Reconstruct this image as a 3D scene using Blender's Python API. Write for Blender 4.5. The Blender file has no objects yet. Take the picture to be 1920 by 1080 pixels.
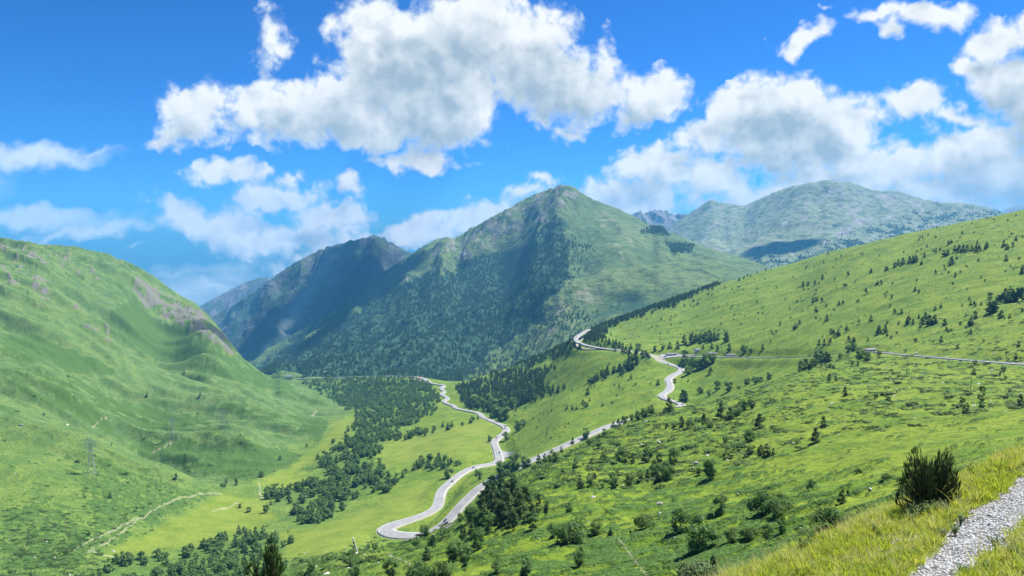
import bpy, math, random
import numpy as np
from mathutils import Vector, Matrix, Euler
C = bpy.context.scene
COL = C.collection
R = math.radians
# ---------------------------------------------------------------- camera, sky, sun, exposure
F = 1387.0
PITCH = math.atan(100.0 / F)
cam_d = bpy.data.cameras.new('camera'); cam = bpy.data.objects.new('camera', cam_d); COL.objects.link(cam)
cam_d.sensor_width = 36.0; cam_d.lens = 36.0 * F / 1920.0
cam_d.clip_start = 0.2; cam_d.clip_end = 60000.0
cam.location = (0, 0, 0); cam.rotation_euler = (math.pi / 2 - PITCH, 0, 0)
C.camera = cam
C.view_settings.view_transform = 'Standard'; C.view_settings.look = 'None'
C.view_settings.gamma = 1.0; C.view_settings.use_curve_mapping = False
C.view_settings.exposure = 1.22
SUN_AZ, SUN_EL = 52.0, 56.0          # to the right of the view direction (+Y), above the horizon
SL = Vector((math.sin(R(SUN_AZ)) * math.cos(R(SUN_EL)), math.cos(R(SUN_AZ)) * math.cos(R(SUN_EL)), math.sin(R(SUN_EL))))
sun_d = bpy.data.lights.new('sun', 'SUN'); sun_d.energy = 4.6; sun_d.angle = R(0.53); sun_d.color = (1.0, 0.95, 0.86)
sun = bpy.data.objects.new('sun', sun_d); COL.objects.link(sun)
sun.rotation_euler = SL.to_track_quat('Z', 'Y').to_euler()
C.cycles.use_denoising = True
C.cycles.max_bounces = 5; C.cycles.diffuse_bounces = 2; C.cycles.transparent_max_bounces = 8; C.cycles.volume_bounces = 1

class NT:
    """small helper to write node trees"""
    def __init__(s, nt): s.nt = nt; s.nt.nodes.clear()
    def n(s, t, **kw):
        nd = s.nt.nodes.new(t)
        for k, v in kw.items(): setattr(nd, k, v)
        return nd
    def set(s, sock, v):
        if isinstance(v, bpy.types.NodeSocket): s.nt.links.new(v, sock)
        elif v is not None: sock.default_value = v
    def m(s, op, a, b=None, c=None, clamp=False):
        nd = s.n('ShaderNodeMath', operation=op, use_clamp=clamp)
        for i, v in enumerate((a, b, c)):
            if v is not None: s.set(nd.inputs[i], v)
        return nd.outputs[0]
    def v(s, op, a, b=None):
        nd = s.n('ShaderNodeVectorMath', operation=op)
        s.set(nd.inputs[0], a)
        if b is not None: s.set(nd.inputs[3 if op == 'SCALE' else 1], b)
        return nd.outputs['Value'] if op in ('LENGTH', 'DOT_PRODUCT') else nd.outputs['Vector']
    def ramp(s, x, a, b, lo=0.0, hi=1.0, smooth=True):
        nd = s.n('ShaderNodeMapRange', interpolation_type='SMOOTHSTEP' if smooth else 'LINEAR', clamp=True)
        for i, q in enumerate((x, a, b, lo, hi)): s.set(nd.inputs[i], q)
        return nd.outputs[0]
    def mix(s, f, a, b, kind='MIX'):
        nd = s.n('ShaderNodeMix', data_type='RGBA', blend_type=kind)
        s.set(nd.inputs[0], f); s.set(nd.inputs[6], a if not isinstance(a, tuple) else (*a[:3], 1)); s.set(nd.inputs[7], b if not isinstance(b, tuple) else (*b[:3], 1))
        return nd.outputs[2]
    def noise(s, vec, scale, detail=4.0, rough=0.5, dist=0.0, dim='3D'):
        nd = s.n('ShaderNodeTexNoise', noise_dimensions=dim)
        s.set(nd.inputs['Vector'], vec); s.set(nd.inputs['Scale'], scale); s.set(nd.inputs['Detail'], detail)
        s.set(nd.inputs['Roughness'], rough); s.set(nd.inputs['Distortion'], dist)
        return nd.outputs['Fac']

# ---- sky with clouds: laid out by direction on the sky (u = X/Y, s = Z/Y)
# cloud blobs: centre x, y, half width, half height (degrees-like units of the 1920 wide view), angle, strength
CLOUDS = [
 (508,70,50,95,-.25,.58),(560,210,125,56,.05,1.1),(365,215,75,56,.1,1.05),(290,258,48,28,.4,.85),(345,250,36,32,0,.7),
 (470,195,70,40,0,.9),(640,190,120,72,.1,1.1),(760,110,140,105,.0,1.2),(700,40,95,45,.1,.85),(880,70,135,95,.15,1.2),(830,190,120,90,.1,1.25),
 (700,245,140,38,.0,1.0),(1010,110,130,100,-.35,1.2),(1070,175,140,60,.0,1.05),(1225,180,80,50,.1,.95),(1130,140,60,50,-.3,.8),
 (1030,215,55,32,0,.7),(1185,225,45,25,.2,.6),(780,303,70,34,.0,.95),(720,296,45,12,.1,.5),(865,308,38,12,.0,.42),
 (1065,250,36,16,-.1,.6),(420,268,8,14,0,.4),(940,270,20,9,-.2,.42),
 (425,328,95,30,.05,.95),(555,330,30,18,0,.7),(515,368,90,36,.05,1.05),(612,408,82,32,0,1.05),(648,352,34,32,-.4,.7),(665,385,32,14,-.3,.4),
 (345,398,80,40,-.35,.95),(420,424,95,46,-.1,1.05),(540,450,140,38,0,1.0),(460,458,90,34,0,.85),(660,470,70,26,0,.55),(560,500,110,20,.1,.4),(750,385,20,7,0,.35),
 (800,432,120,38,.1,1.0),(915,400,70,32,.1,1.0),(960,430,120,50,0,.9),(1015,338,42,20,-.15,.8),(1000,360,80,24,0,.6),
 (1130,375,50,42,.5,.9),(1230,310,80,42,.2,1.05),(1330,340,110,50,.0,1.0),(1200,375,120,40,0,.9),(1420,390,150,60,0,1.0),
 (1330,250,90,38,.1,.95),(1400,215,90,62,.2,1.15),(1480,200,100,60,.0,1.2),(1580,225,90,62,-.2,1.15),(1470,270,170,60,0,1.2),(1600,290,90,45,0,.85),(1405,145,22,22,0,.55),
 (1560,345,180,44,0,.9),(1720,190,75,38,-.1,1.0),(1800,215,80,30,-.1,.8),(1690,320,130,50,.1,1.0),(1830,290,130,60,.1,1.1),(1780,370,160,50,0,1.0),(1930,340,120,90,0,1.1),
 (1870,80,60,36,.4,1.0),(1930,60,50,40,.3,1.0),(1830,130,50,32,-.2,.85),(1900,160,80,70,0,1.15),(1960,200,90,90,0,1.1),(1760,250,50,20,0,.5),
 (1500,76,46,28,.35,.9),(1535,52,28,22,.4,.8),(1440,65,14,14,.5,.45),(1540,12,20,8,.2,.4),
 (1640,25,60,20,-.1,.75),(1740,25,85,32,.0,.95),(1685,55,36,24,-.3,.7),(1790,40,40,24,0,.7),
]
WISPS = [(60,290,150,24,-.03,1.0),(175,283,70,9,.0,.6),(0,330,50,60,.5,.40),(60,412,190,20,.06,.85),(180,425,140,16,.14,.85),(110,440,140,13,.12,.7),(250,460,26,8,.1,.5),(330,560,120,40,0,.55),(420,520,90,30,0,.5),(385,545,70,22,-.1,.6),(330,520,60,12,0,.4),(640,470,90,30,0,.4)]


# ---------------------------------------------------------------- numeric noise
def _hash(ix, iy, seed):
    h = (ix.astype(np.uint32) * np.uint32(374761393)) ^ (iy.astype(np.uint32) * np.uint32(668265263)) ^ np.uint32((seed * 2246822519 + 974711) & 0xffffffff)
    h = (h ^ (h >> np.uint32(13))) * np.uint32(1274126177)
    h ^= h >> np.uint32(16)
    h = h * np.uint32(2246822519); h ^= h >> np.uint32(15)
    return h
def perlin(x, y, seed=0):
    xi = np.floor(x).astype(np.int64); yi = np.floor(y).astype(np.int64)
    fx = (x - xi).astype(np.float32); fy = (y - yi).astype(np.float32)
    u = fx * fx * fx * (fx * (fx * 6 - 15) + 10); v = fy * fy * fy * (fy * (fy * 6 - 15) + 10)
    def g(dx, dy):
        a = _hash(xi + dx, yi + dy, seed).astype(np.float32) * np.float32(2 * math.pi / 4294967296.0)
        return np.cos(a) * (fx - dx) + np.sin(a) * (fy - dy)
    a = g(0, 0); b = g(1, 0); c = g(0, 1); d = g(1, 1)
    return ((a + (b - a) * u) + ((c + (d - c) * u) - (a + (b - a) * u)) * v) * 1.45
def fbm(x, y, octs=5, gain=.5, seed=0):
    t = 0; a = 1.0; s = 0
    for o in range(octs):
        t = t + a * perlin(x * 2 ** o, y * 2 ** o, seed + o * 17); s += a; a *= gain
    return t / s * 1.3
def ridged(x, y, octs=5, gain=.5, seed=0):
    t = 0; a = 1.0; s = 0; w = 1.0
    for o in range(octs):
        n = 1.0 - np.abs(perlin(x * 2.03 ** o + o * 3.1, y * 2.03 ** o, seed + o * 31)); n = n * n * w
        w = np.clip(n * 1.6, 0, 1); t = t + a * n; s += a; a *= gain
    return t / s
def sstep(x, a, b):
    t = np.clip((x - a) / (b - a), 0, 1); return t * t * (3 - 2 * t)
def grid_mesh(name, X, Y, Z, attrs=None, smooth=True):
    """a quad sheet from 2-D arrays; attrs: name -> (n,m,k) or (n,m)"""
    n, m = X.shape
    me = bpy.data.meshes.new(name)
    co = np.stack([X, Y, Z], -1).reshape(-1, 3).astype(np.float32)
    idx = np.arange(n * m).reshape(n, m)
    q = np.stack([idx[:-1, :-1], idx[:-1, 1:], idx[1:, 1:], idx[1:, :-1]], -1).reshape(-1, 4)
    me.vertices.add(len(co)); me.vertices.foreach_set('co', co.ravel())
    me.loops.add(q.size); me.loops.foreach_set('vertex_index', q.ravel().astype(np.int32))
    me.polygons.add(len(q)); me.polygons.foreach_set('loop_start', np.arange(0, q.size, 4, dtype=np.int32))
    me.update(calc_edges=True)
    if smooth: me.polygons.foreach_set('use_smooth', np.ones(len(q), bool))
    for k, a in (attrs or {}).items():
        if a.ndim == 2:
            at = me.attributes.new(k, 'FLOAT', 'POINT'); at.data.foreach_set('value', a.ravel().astype(np.float32))
        else:
            c4 = np.ones(a.shape[:2] + (4,), np.float32); c4[..., :a.shape[2]] = a
            at = me.attributes.new(k, 'FLOAT_COLOR', 'POINT'); at.data.foreach_set('color', c4.ravel())
    return me
def link(name, me, mat=None, parent=None, **props):
    o = bpy.data.objects.new(name, me); COL.objects.link(o)
    if mat is not None and me is not None: me.materials.append(mat)
    if parent is not None: o.parent = parent
    for k, v in props.items(): o[k] = v
    return o
def new_mat(name):
    m = bpy.data.materials.new(name); m.use_nodes = True
    t = NT(m.node_tree); out = t.n('ShaderNodeOutputMaterial')
    return m, t, out

def build_world():
    w = bpy.data.worlds.new('World'); C.world = w; w.use_nodes = True
    t = NT(w.node_tree)
    sky = t.n('ShaderNodeTexSky', sky_type='NISHITA'); sky.sun_disc = False
    sky.sun_elevation = R(SUN_EL); sky.sun_rotation = R(SUN_AZ); sky.altitude = 2300; sky.air_density = 1.0; sky.dust_density = 2.2; sky.ozone_density = 3.0
    g = t.n('ShaderNodeGamma'); t.set(g.inputs[0], sky.outputs[0]); g.inputs[1].default_value = 1.18
    skyc = t.mix(1.0, g.outputs[0], (.095, .345, .62), 'MULTIPLY')
    bg = t.n('ShaderNodeBackground'); t.set(bg.inputs[0], skyc); bg.inputs[1].default_value = 0.075
    out = t.n('ShaderNodeOutputWorld'); t.nt.links.new(bg.outputs[0], out.inputs[0])
build_world()

def build_clouds():
    """the far cloud bank: a slice of a 26 km sphere between the horizon and 36 degrees up"""
    az = np.linspace(-48, 48, 1150) * math.pi / 180; el = np.linspace(-6, 36, 560) * math.pi / 180
    A, E = np.meshgrid(az, el)
    dx, dy, dz = np.sin(A) * np.cos(E), np.cos(A) * np.cos(E), np.sin(E)
    u = dx / dy; s = dz / dy
    # positions in the units used by the tables above
    PX = u * F + 960
    PY = 540 - F * ((s * math.cos(PITCH) + math.sin(PITCH)) / (math.cos(PITCH) - s * math.sin(PITCH)))
    k = 1 / (math.cos(PITCH) - s * math.sin(PITCH)); PX = 960 + F * u * k
    wx = 26 * fbm(PX / 120, PY / 120, 3, seed=3) + 13 * fbm(PX / 34, PY / 34, 3, seed=4)
    wy = 22 * fbm(PX / 120, PY / 120, 3, seed=5) + 13 * fbm(PX / 34, PY / 34, 3, seed=6)
    QX, QY = PX + wx, PY + wy
    def field(blobs, ox=0, oy=0):
        acc = np.zeros_like(QX)
        x, y = QX + ox, QY + oy
        for (cx, cy, rx, ry, a, kk) in blobs:
            ca, sa = math.cos(a), math.sin(a)
            ex, ey = x - cx, -(y - cy)
            p = (ex * ca + ey * sa) / (rx * 1.42); q = (-ex * sa + ey * ca) / (ry * 1.42)
            f = np.clip(1 - np.sqrt(p * p + q * q), 0, 1) * kk
            h = np.clip(.5 + .5 * (f - acc) / .15, 0, 1)
            acc = acc * (1 - h) + f * h + .15 * h * (1 - h) * (np.minimum(f, acc) > .0)
        return acc
    B0 = field(CLOUDS); B2 = field(CLOUDS, 22, -46); W = field(WISPS)
    rad = 26000.0
    me = grid_mesh('sky', dx * rad, dy * rad, dz * rad, {'cloud': B0, 'cloud_above': B2, 'wisp': W})
    m, t, out = new_mat('cloud_bank')
    def at(n):
        nd = t.n('ShaderNodeAttribute', attribute_name=n); return nd.outputs['Fac']
    b0, b2, wi = at('cloud'), at('cloud_above'), at('wisp')
    geo = t.n('ShaderNodeNewGeometry')
    P = t.v('SCALE', geo.outputs['Position'], 1 / rad)
    wn = t.n('ShaderNodeTexNoise'); t.set(wn.inputs['Vector'], P); wn.inputs['Scale'].default_value = 28; wn.inputs['Detail'].default_value = 3
    PW = t.v('ADD', P, t.v('SCALE', t.v('SUBTRACT', wn.outputs['Color'], (.5, .5, .5)), .022))
    def density(off, b, det):
        p = t.v('ADD', PW, off) if off else PW
        n1 = t.noise(p, 11.0, det, 0.60)
        vo = t.n('ShaderNodeTexVoronoi', feature='SMOOTH_F1'); t.set(vo.inputs['Vector'], p); vo.inputs['Scale'].default_value = 30
        vo.inputs['Detail'].default_value = 2.0; vo.inputs['Roughness'].default_value = .55; vo.inputs['Smoothness'].default_value = .35
        d = t.m('ADD', b, t.m('MULTIPLY', t.m('SUBTRACT', n1, .5), .95))
        return t.m('ADD', d, t.m('MULTIPLY', t.m('SUBTRACT', .5, vo.outputs['Distance']), .34))
    D0 = density(None, b0, 9.0)
    D1 = density((.010, .0, .018), b0, 6.0)
    fe = t.m('MULTIPLY', t.m('SUBTRACT', t.noise(PW, 60, 7, .68), .5), .55)
    alpha = t.m('MULTIPLY', t.ramp(t.m('ADD', D0, fe), .04, .44), t.ramp(b0, .0, .10))
    thick = t.ramp(t.m('ADD', b2, t.m('MULTIPLY', t.m('SUBTRACT', t.noise(PW, 9, 4, .5), .5), .7)), .25, 1.05)
    fine = t.m('SUBTRACT', t.noise(PW, 46, 6, .62), .5)
    lum = t.m('ADD', t.m('SUBTRACT', .97, t.m('MULTIPLY', thick, .50)), t.m('ADD', t.m('MULTIPLY', t.m('SUBTRACT', D0, D1), .75), t.m('MULTIPLY', fine, .20)))  # sunlit tops and grey undersides put into the emitted cloud colour
    lum = t.m('MINIMUM', t.m('MAXIMUM', lum, .38), 1.02)
    ccol = t.mix(t.ramp(lum, .38, 1.0, smooth=False), (.36, .46, .54), (.90, .92, .92))
    pwn = t.v('MULTIPLY', P, (.22, .22, 1.5))
    wa = t.ramp(t.m('ADD', wi, t.m('MULTIPLY', t.m('SUBTRACT', t.noise(pwn, 24, 6, .6), .5), .8)), .05, .8)
    wa = t.m('MULTIPLY', t.m('MULTIPLY', wa, .95), t.ramp(wi, 0, .1))
    al = t.m('MAXIMUM', alpha, wa)
    col = t.mix(alpha, (.74, .84, .90), ccol)
    em = t.n('ShaderNodeEmission'); t.set(em.inputs[0], col); em.inputs[1].default_value = 0.485
    tr = t.n('ShaderNodeBsdfTransparent'); mx = t.n('ShaderNodeMixShader')
    t.set(mx.inputs[0], al); t.nt.links.new(tr.outputs[0], mx.inputs[1]); t.nt.links.new(em.outputs[0], mx.inputs[2])
    t.nt.links.new(mx.outputs[0], out.inputs[0])
    m.cycles.emission_sampling = 'NONE'
    link('sky', me, m, kind='structure')
build_clouds()
# ---------------------------------------------------------------- reading the view: pixel <-> (u = X/Y, s = Z/Y)
CP, SP = math.cos(PITCH), math.sin(PITCH)
def us(px, py):
    a = (np.asarray(px, float) - 960) / F; b = -(np.asarray(py, float) - 540) / F
    yy = CP + b * SP
    return a / yy, (b * CP - SP) / yy
def pix(u, s):
    k = 1 / (CP - s * SP)
    return 960 + F * u * k, 540 - F * (s * CP + SP) * k
class Land:
    """height field over a fan of columns u = X/Y and rows ln Y; the surface is fitted through surveyed points"""
    def __init__(self, pts, u0, u1, nu, d0, d1, nr, lnk=.42, lam=2e-5):
        P = np.array(pts, float)
        uu, ss = us(P[:, 0], P[:, 1]); ll = np.log(P[:, 2]) * lnk
        n = len(P)
        def ker(a, b):
            r2 = a * a + b * b
            return .5 * r2 * np.log(r2 + 1e-12)
        K = ker(uu[:, None] - uu[None], ll[:, None] - ll[None]) + lam * np.eye(n)
        A = np.zeros((n + 3, n + 3)); A[:n, :n] = K
        T = np.stack([np.ones(n), uu, ll], 1); A[:n, n:] = T; A[n:, :n] = T.T
        w = np.linalg.solve(A, np.concatenate([ss, np.zeros(3)]))
        self.u = np.linspace(u0, u1, nu); self.l = np.linspace(math.log(d0), math.log(d1), nr)
        S = np.zeros((nr, nu))
        for i0 in range(0, nr, 60):
            L = self.l[i0:i0 + 60]
            U2, L2 = np.meshgrid(self.u, L * lnk)
            q = w[n] + w[n + 1] * U2 + w[n + 2] * L2
            for k in range(n): q += w[k] * ker(U2 - uu[k], L2 - ll[k])
            S[i0:i0 + 60] = q
        self.U, self.L = np.meshgrid(self.u, self.l)
        self.Y = np.exp(self.L); self.X = self.U * self.Y; self.Z = S * self.Y
    def fin(self):
        self.S = self.Z / self.Y
        self.PX, self.PY = pix(self.U, self.S)
        self.cm = np.maximum.accumulate(self.S, 0)
        self.vis = self.S >= self.cm - 1e-6
        gz_u = np.gradient(self.Z, axis=0); gy = np.gradient(self.Y, axis=0); gx_l = np.gradient(self.X, axis=1)
        dZdY_u = gz_u / gy; dZdX = np.gradient(self.Z, axis=1) / gx_l       # at constant u / constant Y
        self.gx = dZdX; self.gy = dZdY_u - dZdX * self.U
    def col(self, u): return (u - self.u[0]) / (self.u[1] - self.u[0])
    def hit(self, px, py):
        u, s = us(px, py); c = self.col(u)
        if c < 0 or c >= len(self.u) - 1: return None
        i = int(c); f = c - i
        colS = self.S[:, i] * (1 - f) + self.S[:, i + 1] * f
        k = int(np.argmax(colS >= s))
        if colS[k] < s or k == 0: return None
        g = (s - colS[k - 1]) / max(colS[k] - colS[k - 1], 1e-9)
        y = math.exp(self.l[k - 1] + min(max(g, 0), 1) * (self.l[1] - self.l[0]))
        return Vector((u * y, y, s * y))
    def z(self, x, y):
        x = np.asarray(x, float); y = np.asarray(y, float)
        c = np.clip(self.col(x / y), 0, len(self.u) - 1.001); r = np.clip((np.log(y) - self.l[0]) / (self.l[1] - self.l[0]), 0, len(self.l) - 1.001)
        i = c.astype(int); j = r.astype(int); f = c - i; g = r - j; Z = self.Z
        return (Z[j, i] * (1 - f) + Z[j, i + 1] * f) * (1 - g) + (Z[j + 1, i] * (1 - f) + Z[j + 1, i + 1] * f) * g
def cols_to_pts(cols):
    return [(px, py, d) for px, lst in cols.items() for (py, d) in lst]
def polydist(px, py, poly):
    d = np.full(np.shape(px), 1e9)
    for (x0, y0), (x1, y1) in zip(poly[:-1], poly[1:]):
        vx, vy = x1 - x0, y1 - y0; t = np.clip(((px - x0) * vx + (py - y0) * vy) / (vx * vx + vy * vy + 1e-9), 0, 1)
        d = np.minimum(d, np.hypot(px - x0 - t * vx, py - y0 - t * vy))
    return d
def inpoly(px, py, poly, soft=6.0):
    px = np.asarray(px, float); py = np.asarray(py, float)
    c = np.zeros(px.shape, bool)
    n = len(poly)
    for i in range(n):
        x0, y0 = poly[i]; x1, y1 = poly[(i + 1) % n]
        if y0 == y1: continue
        c ^= ((py < y0) != (py < y1)) & (px < (x1 - x0) * (py - y0) / (y1 - y0) + x0)
    d = polydist(px, py, list(poly) + [poly[0]])
    return np.clip(.5 + np.where(c, d, -d) / (2 * soft), 0, 1)

# ---- the road: surveyed (pixel x, pixel y, height below the camera, width)
ROAD_MAIN = [(1105,617,-207,8),(1092,624,-206,8),(1081,632,-205.5,8.5),(1081,639,-205,8.5),(1093,645,-204,8),(1113,650,-203.5,8),(1140,654,-203,8),(1160,656,-202,8),(1185,660,-201,8),(1210,664,-200,8.5),(1227,669,-199.5,10),(1240,677,-199,10),
 (1257,683,-199.5,9),(1275,689,-200,8.5),(1277,696,-200.5,8.5),(1263,702,-201,9),(1253,711,-202,9),(1257,723,-203,9),(1253,732,-204,9),(1240,740,-205,9),(1244,747,-206,9),(1260,751,-207,8.5),(1280,757,-209,8.5),
 (1262,768,-211,8.5),(1200,783,-214,8.5),(1150,795,-217,8.5),(1105,814,-221,8.5),(1060,834,-226,8.5),(1005,859,-233,8.5),(950,885,-240,8.5),(910,906,-248,9),(885,927,-253,9.5),(860,952,-259,9.5),(838,978,-266,9.5),
 (805,1000,-271,11),(770,1004,-272.5,14),(740,1002,-273,16),(722,997,-273.3,16),(722,990,-273.6,16),(745,981,-274,13),(778,971,-274.5,10),(805,960,-275.5,9.5),(820,949,-276.3,9.5),(824,935,-277.5,9.5),(829,919,-279,9.5),(845,903,-281.5,9.5),(862,889,-283.5,9.5),(880,879,-285,9.5),(898,873,-287,9.5),
 (920,870,-289,9.5),(936,864,-291,11),(935,855,-293,11),(932,843,-295,10),(927,828,-298,9.5),(937,818,-300,9.5),(950,806,-303,9.5),(943,798,-307,9.5),(922,789,-313,9),(903,780,-319,9),(897,774,-323,9),(878,770,-329,8.5),(855,765,-337,8.5),(850,760,-343,9),(838,756,-349,9),(832,752,-353,9),(839,746,-360,9),(828,739,-368,8.5),(833,733,-374,8.5),(826,728,-379,8.5),(832,722,-385,8.5),(812,719,-391,8.5),(798,712,-398,12),(783,707,-406,9),(743,705,-422,8.5),(710,705.5,-435,8.5),(660,706.5,-456,8.5),(610,708.5,-478,8.5),(577,709.5,-494,8.5),(545,711,-508,8.5),(505,714,-524,8.5),(460,719,-540,8.5)]
ROAD_SIDE = [(2080,690,-86,8),(1920,682,-88,8),(1860,678,-90,8),(1800,673,-93,8),(1750,669,-96,8),(1700,665,-100,8),(1660,661,-106,8),(1630,659,-112,9),(1600,660,-120,8),(1560,664,-128,7),(1520,668,-138,7),(1440,670.5,-158,7),(1360,669,-176,7),(1300,668,-187,8),(1268,668,-193,9),(1240,669,-198,9)]
def road_world(tab):
    out = []
    for (x, y, z, w) in tab:
        u, s = us(x, y); d = z / s
        out.append((u * d, d, z, w))
    return np.array(out)
def spline(P, step):
    """Catmull-Rom through the rows of P, resampled about every step metres"""
    Q = [];
    for i in range(len(P) - 1):
        p0 = P[max(i - 1, 0)]; p1 = P[i]; p2 = P[i + 1]; p3 = P[min(i + 2, len(P) - 1)]
        n = max(2, int(np.linalg.norm((p2 - p1)[:2]) / step))
        d01 = max(np.linalg.norm((p1 - p0)[:2]), 1) ** .5; d12 = max(np.linalg.norm((p2 - p1)[:2]), 1) ** .5; d23 = max(np.linalg.norm((p3 - p2)[:2]), 1) ** .5
        for k in range(n):
            t = k / n
            m1 = (p2 - p1) + d12 * ((p1 - p0) / d01 - (p2 - p0) / (d01 + d12)) if i > 0 else (p2 - p1)
            m2 = (p2 - p1) + d12 * ((p3 - p2) / d23 - (p3 - p1) / (d12 + d23)) if i < len(P) - 2 else (p2 - p1)
            t2, t3 = t * t, t * t * t
            Q.append((2 * t3 - 3 * t2 + 1) * p1 + (t3 - 2 * t2 + t) * m1 + (-2 * t3 + 3 * t2) * p2 + (t3 - t2) * m2)
    Q.append(P[-1]); return np.array(Q)
RW1 = spline(road_world(ROAD_MAIN), 3.0); RW2 = spline(road_world(ROAD_SIDE), 3.0)
def smooth_path(Q, n):
    Q = Q.copy()
    for _ in range(n): Q[1:-1] = .25 * Q[:-2] + .5 * Q[1:-1] + .25 * Q[2:]
    return Q
RW1 = smooth_path(RW1, 10); RW2 = smooth_path(RW2, 10)

# ---- the valley and both hillsides, surveyed column by column: pixel x -> (pixel y, distance)
VAL = {
 1920: [(852,60),(846,120),(805,200),(740,330),(640,560),(600,650),(550,780),(500,920),(450,1070),(415,1180),(393,1280),(425,1600),(470,2200)],
 1700: [(960,60),(930,105),(880,165),(800,260),(730,400),(690,530),(640,720),(590,850),(540,1000),(500,1150),(465,1320),(438,1450),(470,1800),(510,2400)],
 1500: [(1052,60),(1000,110),(950,150),(880,215),(800,320),(740,440),(700,600),(640,950),(600,1080),(550,1300),(510,1550),(486,1750),(510,2100),(540,2700)],
 1300: [(1150,60),(1080,110),(1000,155),(940,205),(880,275),(820,365),(780,480),(762,600),(772,740),(725,980),(640,1280),(600,1450),(575,1650),(550,1900),(585,2300),(610,3000)],
 1225: [(1175,60),(1080,118),(1000,165),(940,222),(880,300),(830,385),(790,475),(772,560),(782,690)],
 1150: [(1190,60),(1080,130),(1000,178),(930,240),(870,330),(825,430),(807,520),(817,640),(760,960),(720,1100),(690,1240),(640,1500),(620,1680),(603,1800),(640,2200),(680,3000)],
 1050: [(1215,60),(1080,140),(1000,190),(940,240),(885,330),(859,430),(870,550),(800,930),(760,1080),(720,1280),(690,1460),(668,1620),(650,1750),(680,2100),(700,3000)],
 950:  [(1230,60),(1080,150),(1000,205),(945,275),(914,370),(924,470),(830,1100),(780,1260),(750,1430),(725,1600),(705,1750),(692,1850),(712,2200),(730,3000)],
 860:  [(1240,60),(1080,165),(1010,240),(977,350),(988,470),(905,820),(850,980),(810,1150),(780,1360),(745,1660),(722,1950),(735,2300),(760,3000)],
 760:  [(1240,60),(1080,190),(1035,270),(1019,330),(1029,440),(950,750),(920,830),(880,960),(850,1060),(820,1200),(790,1380),(755,1650),(725,1950),(720,2150),(740,2600),(760,3200)],
 640:  [(1240,60),(1110,200),(1047,300),(1058,430),(1035,540),(1000,660),(960,780),(920,890),(880,990),(840,1130),(800,1350),(775,1650),(757,2000),(738,2180),(712,2360),(716,2600),(760,3300)],
 560:  [(1240,60),(1130,200),(1068,300),(1080,420),(1050,560),(1000,690),(950,820),(900,970),(860,1120),(820,1350),(785,1650),(750,1950),(731,2250),(736,2350),(717,2500),(720,2750),(765,3400)],
 440:  [(1240,60),(1140,200),(1095,300),(1100,430),(1050,590),(1000,720),(950,820),(900,930),(870,1030),(840,1150),(800,1330),(760,1580),(720,1880),(690,2250),(664,2600),(695,2850),(735,3400)],
 300:  [(1240,60),(1160,200),(1120,330),(1110,450),(1060,600),(1000,700),(940,780),(890,850),(870,900),(878,1000),(850,1120),(810,1280),(770,1420),(720,1650),(670,1930),(620,2150),(580,2320),(541,2450),(570,2800),(620,3400)],
 150:  [(1230,60),(1170,200),(1130,350),(1100,480),(1050,580),(1000,650),(940,730),(880,800),(830,860),(794,900),(804,1010),(780,1120),(740,1260),(690,1420),(640,1600),(590,1780),(540,1950),(500,2100),(465,2250),(490,2650),(540,3300)],
 0:    [(1220,60),(1180,200),(1130,400),(1080,540),(1020,620),(960,680),(900,740),(840,800),(780,880),(736,960),(745,1060),(700,1180),(660,1300),(600,1480),(550,1650),(500,1830),(449,2000),(470,2400),(520,3100)],
}
VAL[-160] = [(py - (30 if d > 500 else 0), d) for py, d in VAL[0]]
VAL[2080] = [(py - (28 if d > 100 else 60), d) for py, d in VAL[1920]]
for _k, _v in {1920:866,1700:985,1500:1075,1300:1180}.items(): VAL[_k].insert(0, (_v, 43))
def make_valley():
    pts = cols_to_pts(VAL)
    roads = np.concatenate([road_world(ROAD_MAIN), road_world(ROAD_SIDE)])
    ru, rl = roads[:, 0] / roads[:, 1], np.log(roads[:, 1])
    keep = []
    for p in pts:
        u, s = us(p[0], p[1])
        if np.min(np.hypot(ru - u, (rl - math.log(p[2])) * .42)) > .03: keep.append(p)
    last = None
    for q, (x, y, z, w) in zip(roads, ROAD_MAIN + ROAD_SIDE):
        keep.append((x, y, q[1]))
    return Land(keep, -.86, .86, 1190, 43, 3400, 1070)
V = make_valley()
W0 = V.Z.copy()
dist = np.hypot(V.X, V.Y)
# relief: folds running down the slopes, then hummocks
def along(X, Y, dx, dy):
    n = math.hypot(dx, dy); dx /= n; dy /= n
    return X * dx + Y * dy, -X * dy + Y * dx
V.fin()
left = inpoly(V.PX, V.PY, [(-400,300),(-400,1000),(150,980),(430,900),(520,840),(640,770),(560,700),(430,640),(300,500),(150,400)], 25) * sstep(V.Y, 700, 1100)
a, b = along(V.X, V.Y, 1, -.08)
wr = 60 * fbm(a / 400, b / 260, 3, seed=11)
fold = ridged((a + wr) / 1100, (b + wr) / 240, 4, .5, seed=12)
V.Z += left * ((fold - .45) * 62 + 3.5 * fbm(a / 90, b / 34, 3, seed=13) + 9 * (ridged((a + wr) / 260, (b + .5 * wr) / 62, 4, .6, seed=14) - .45) + 2.2 * fbm(V.X / 22, V.Y / 26, 3, .65, seed=15))
right = inpoly(V.PX, V.PY, [(850,740),(1100,640),(1340,530),(1500,480),(2400,250),(2400,800),(1500,690),(1280,760),(900,790)], 20) * sstep(V.Y, 450, 800)
a, b = along(V.X, V.Y, -1, .55)
V.Z += right * (6.0 * fbm(a / 300, b / 120, 3, seed=21) + 1.6 * fbm(a / 40, b / 22, 3, seed=22))
near = 1 - sstep(V.Y, 420, 700)
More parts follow.
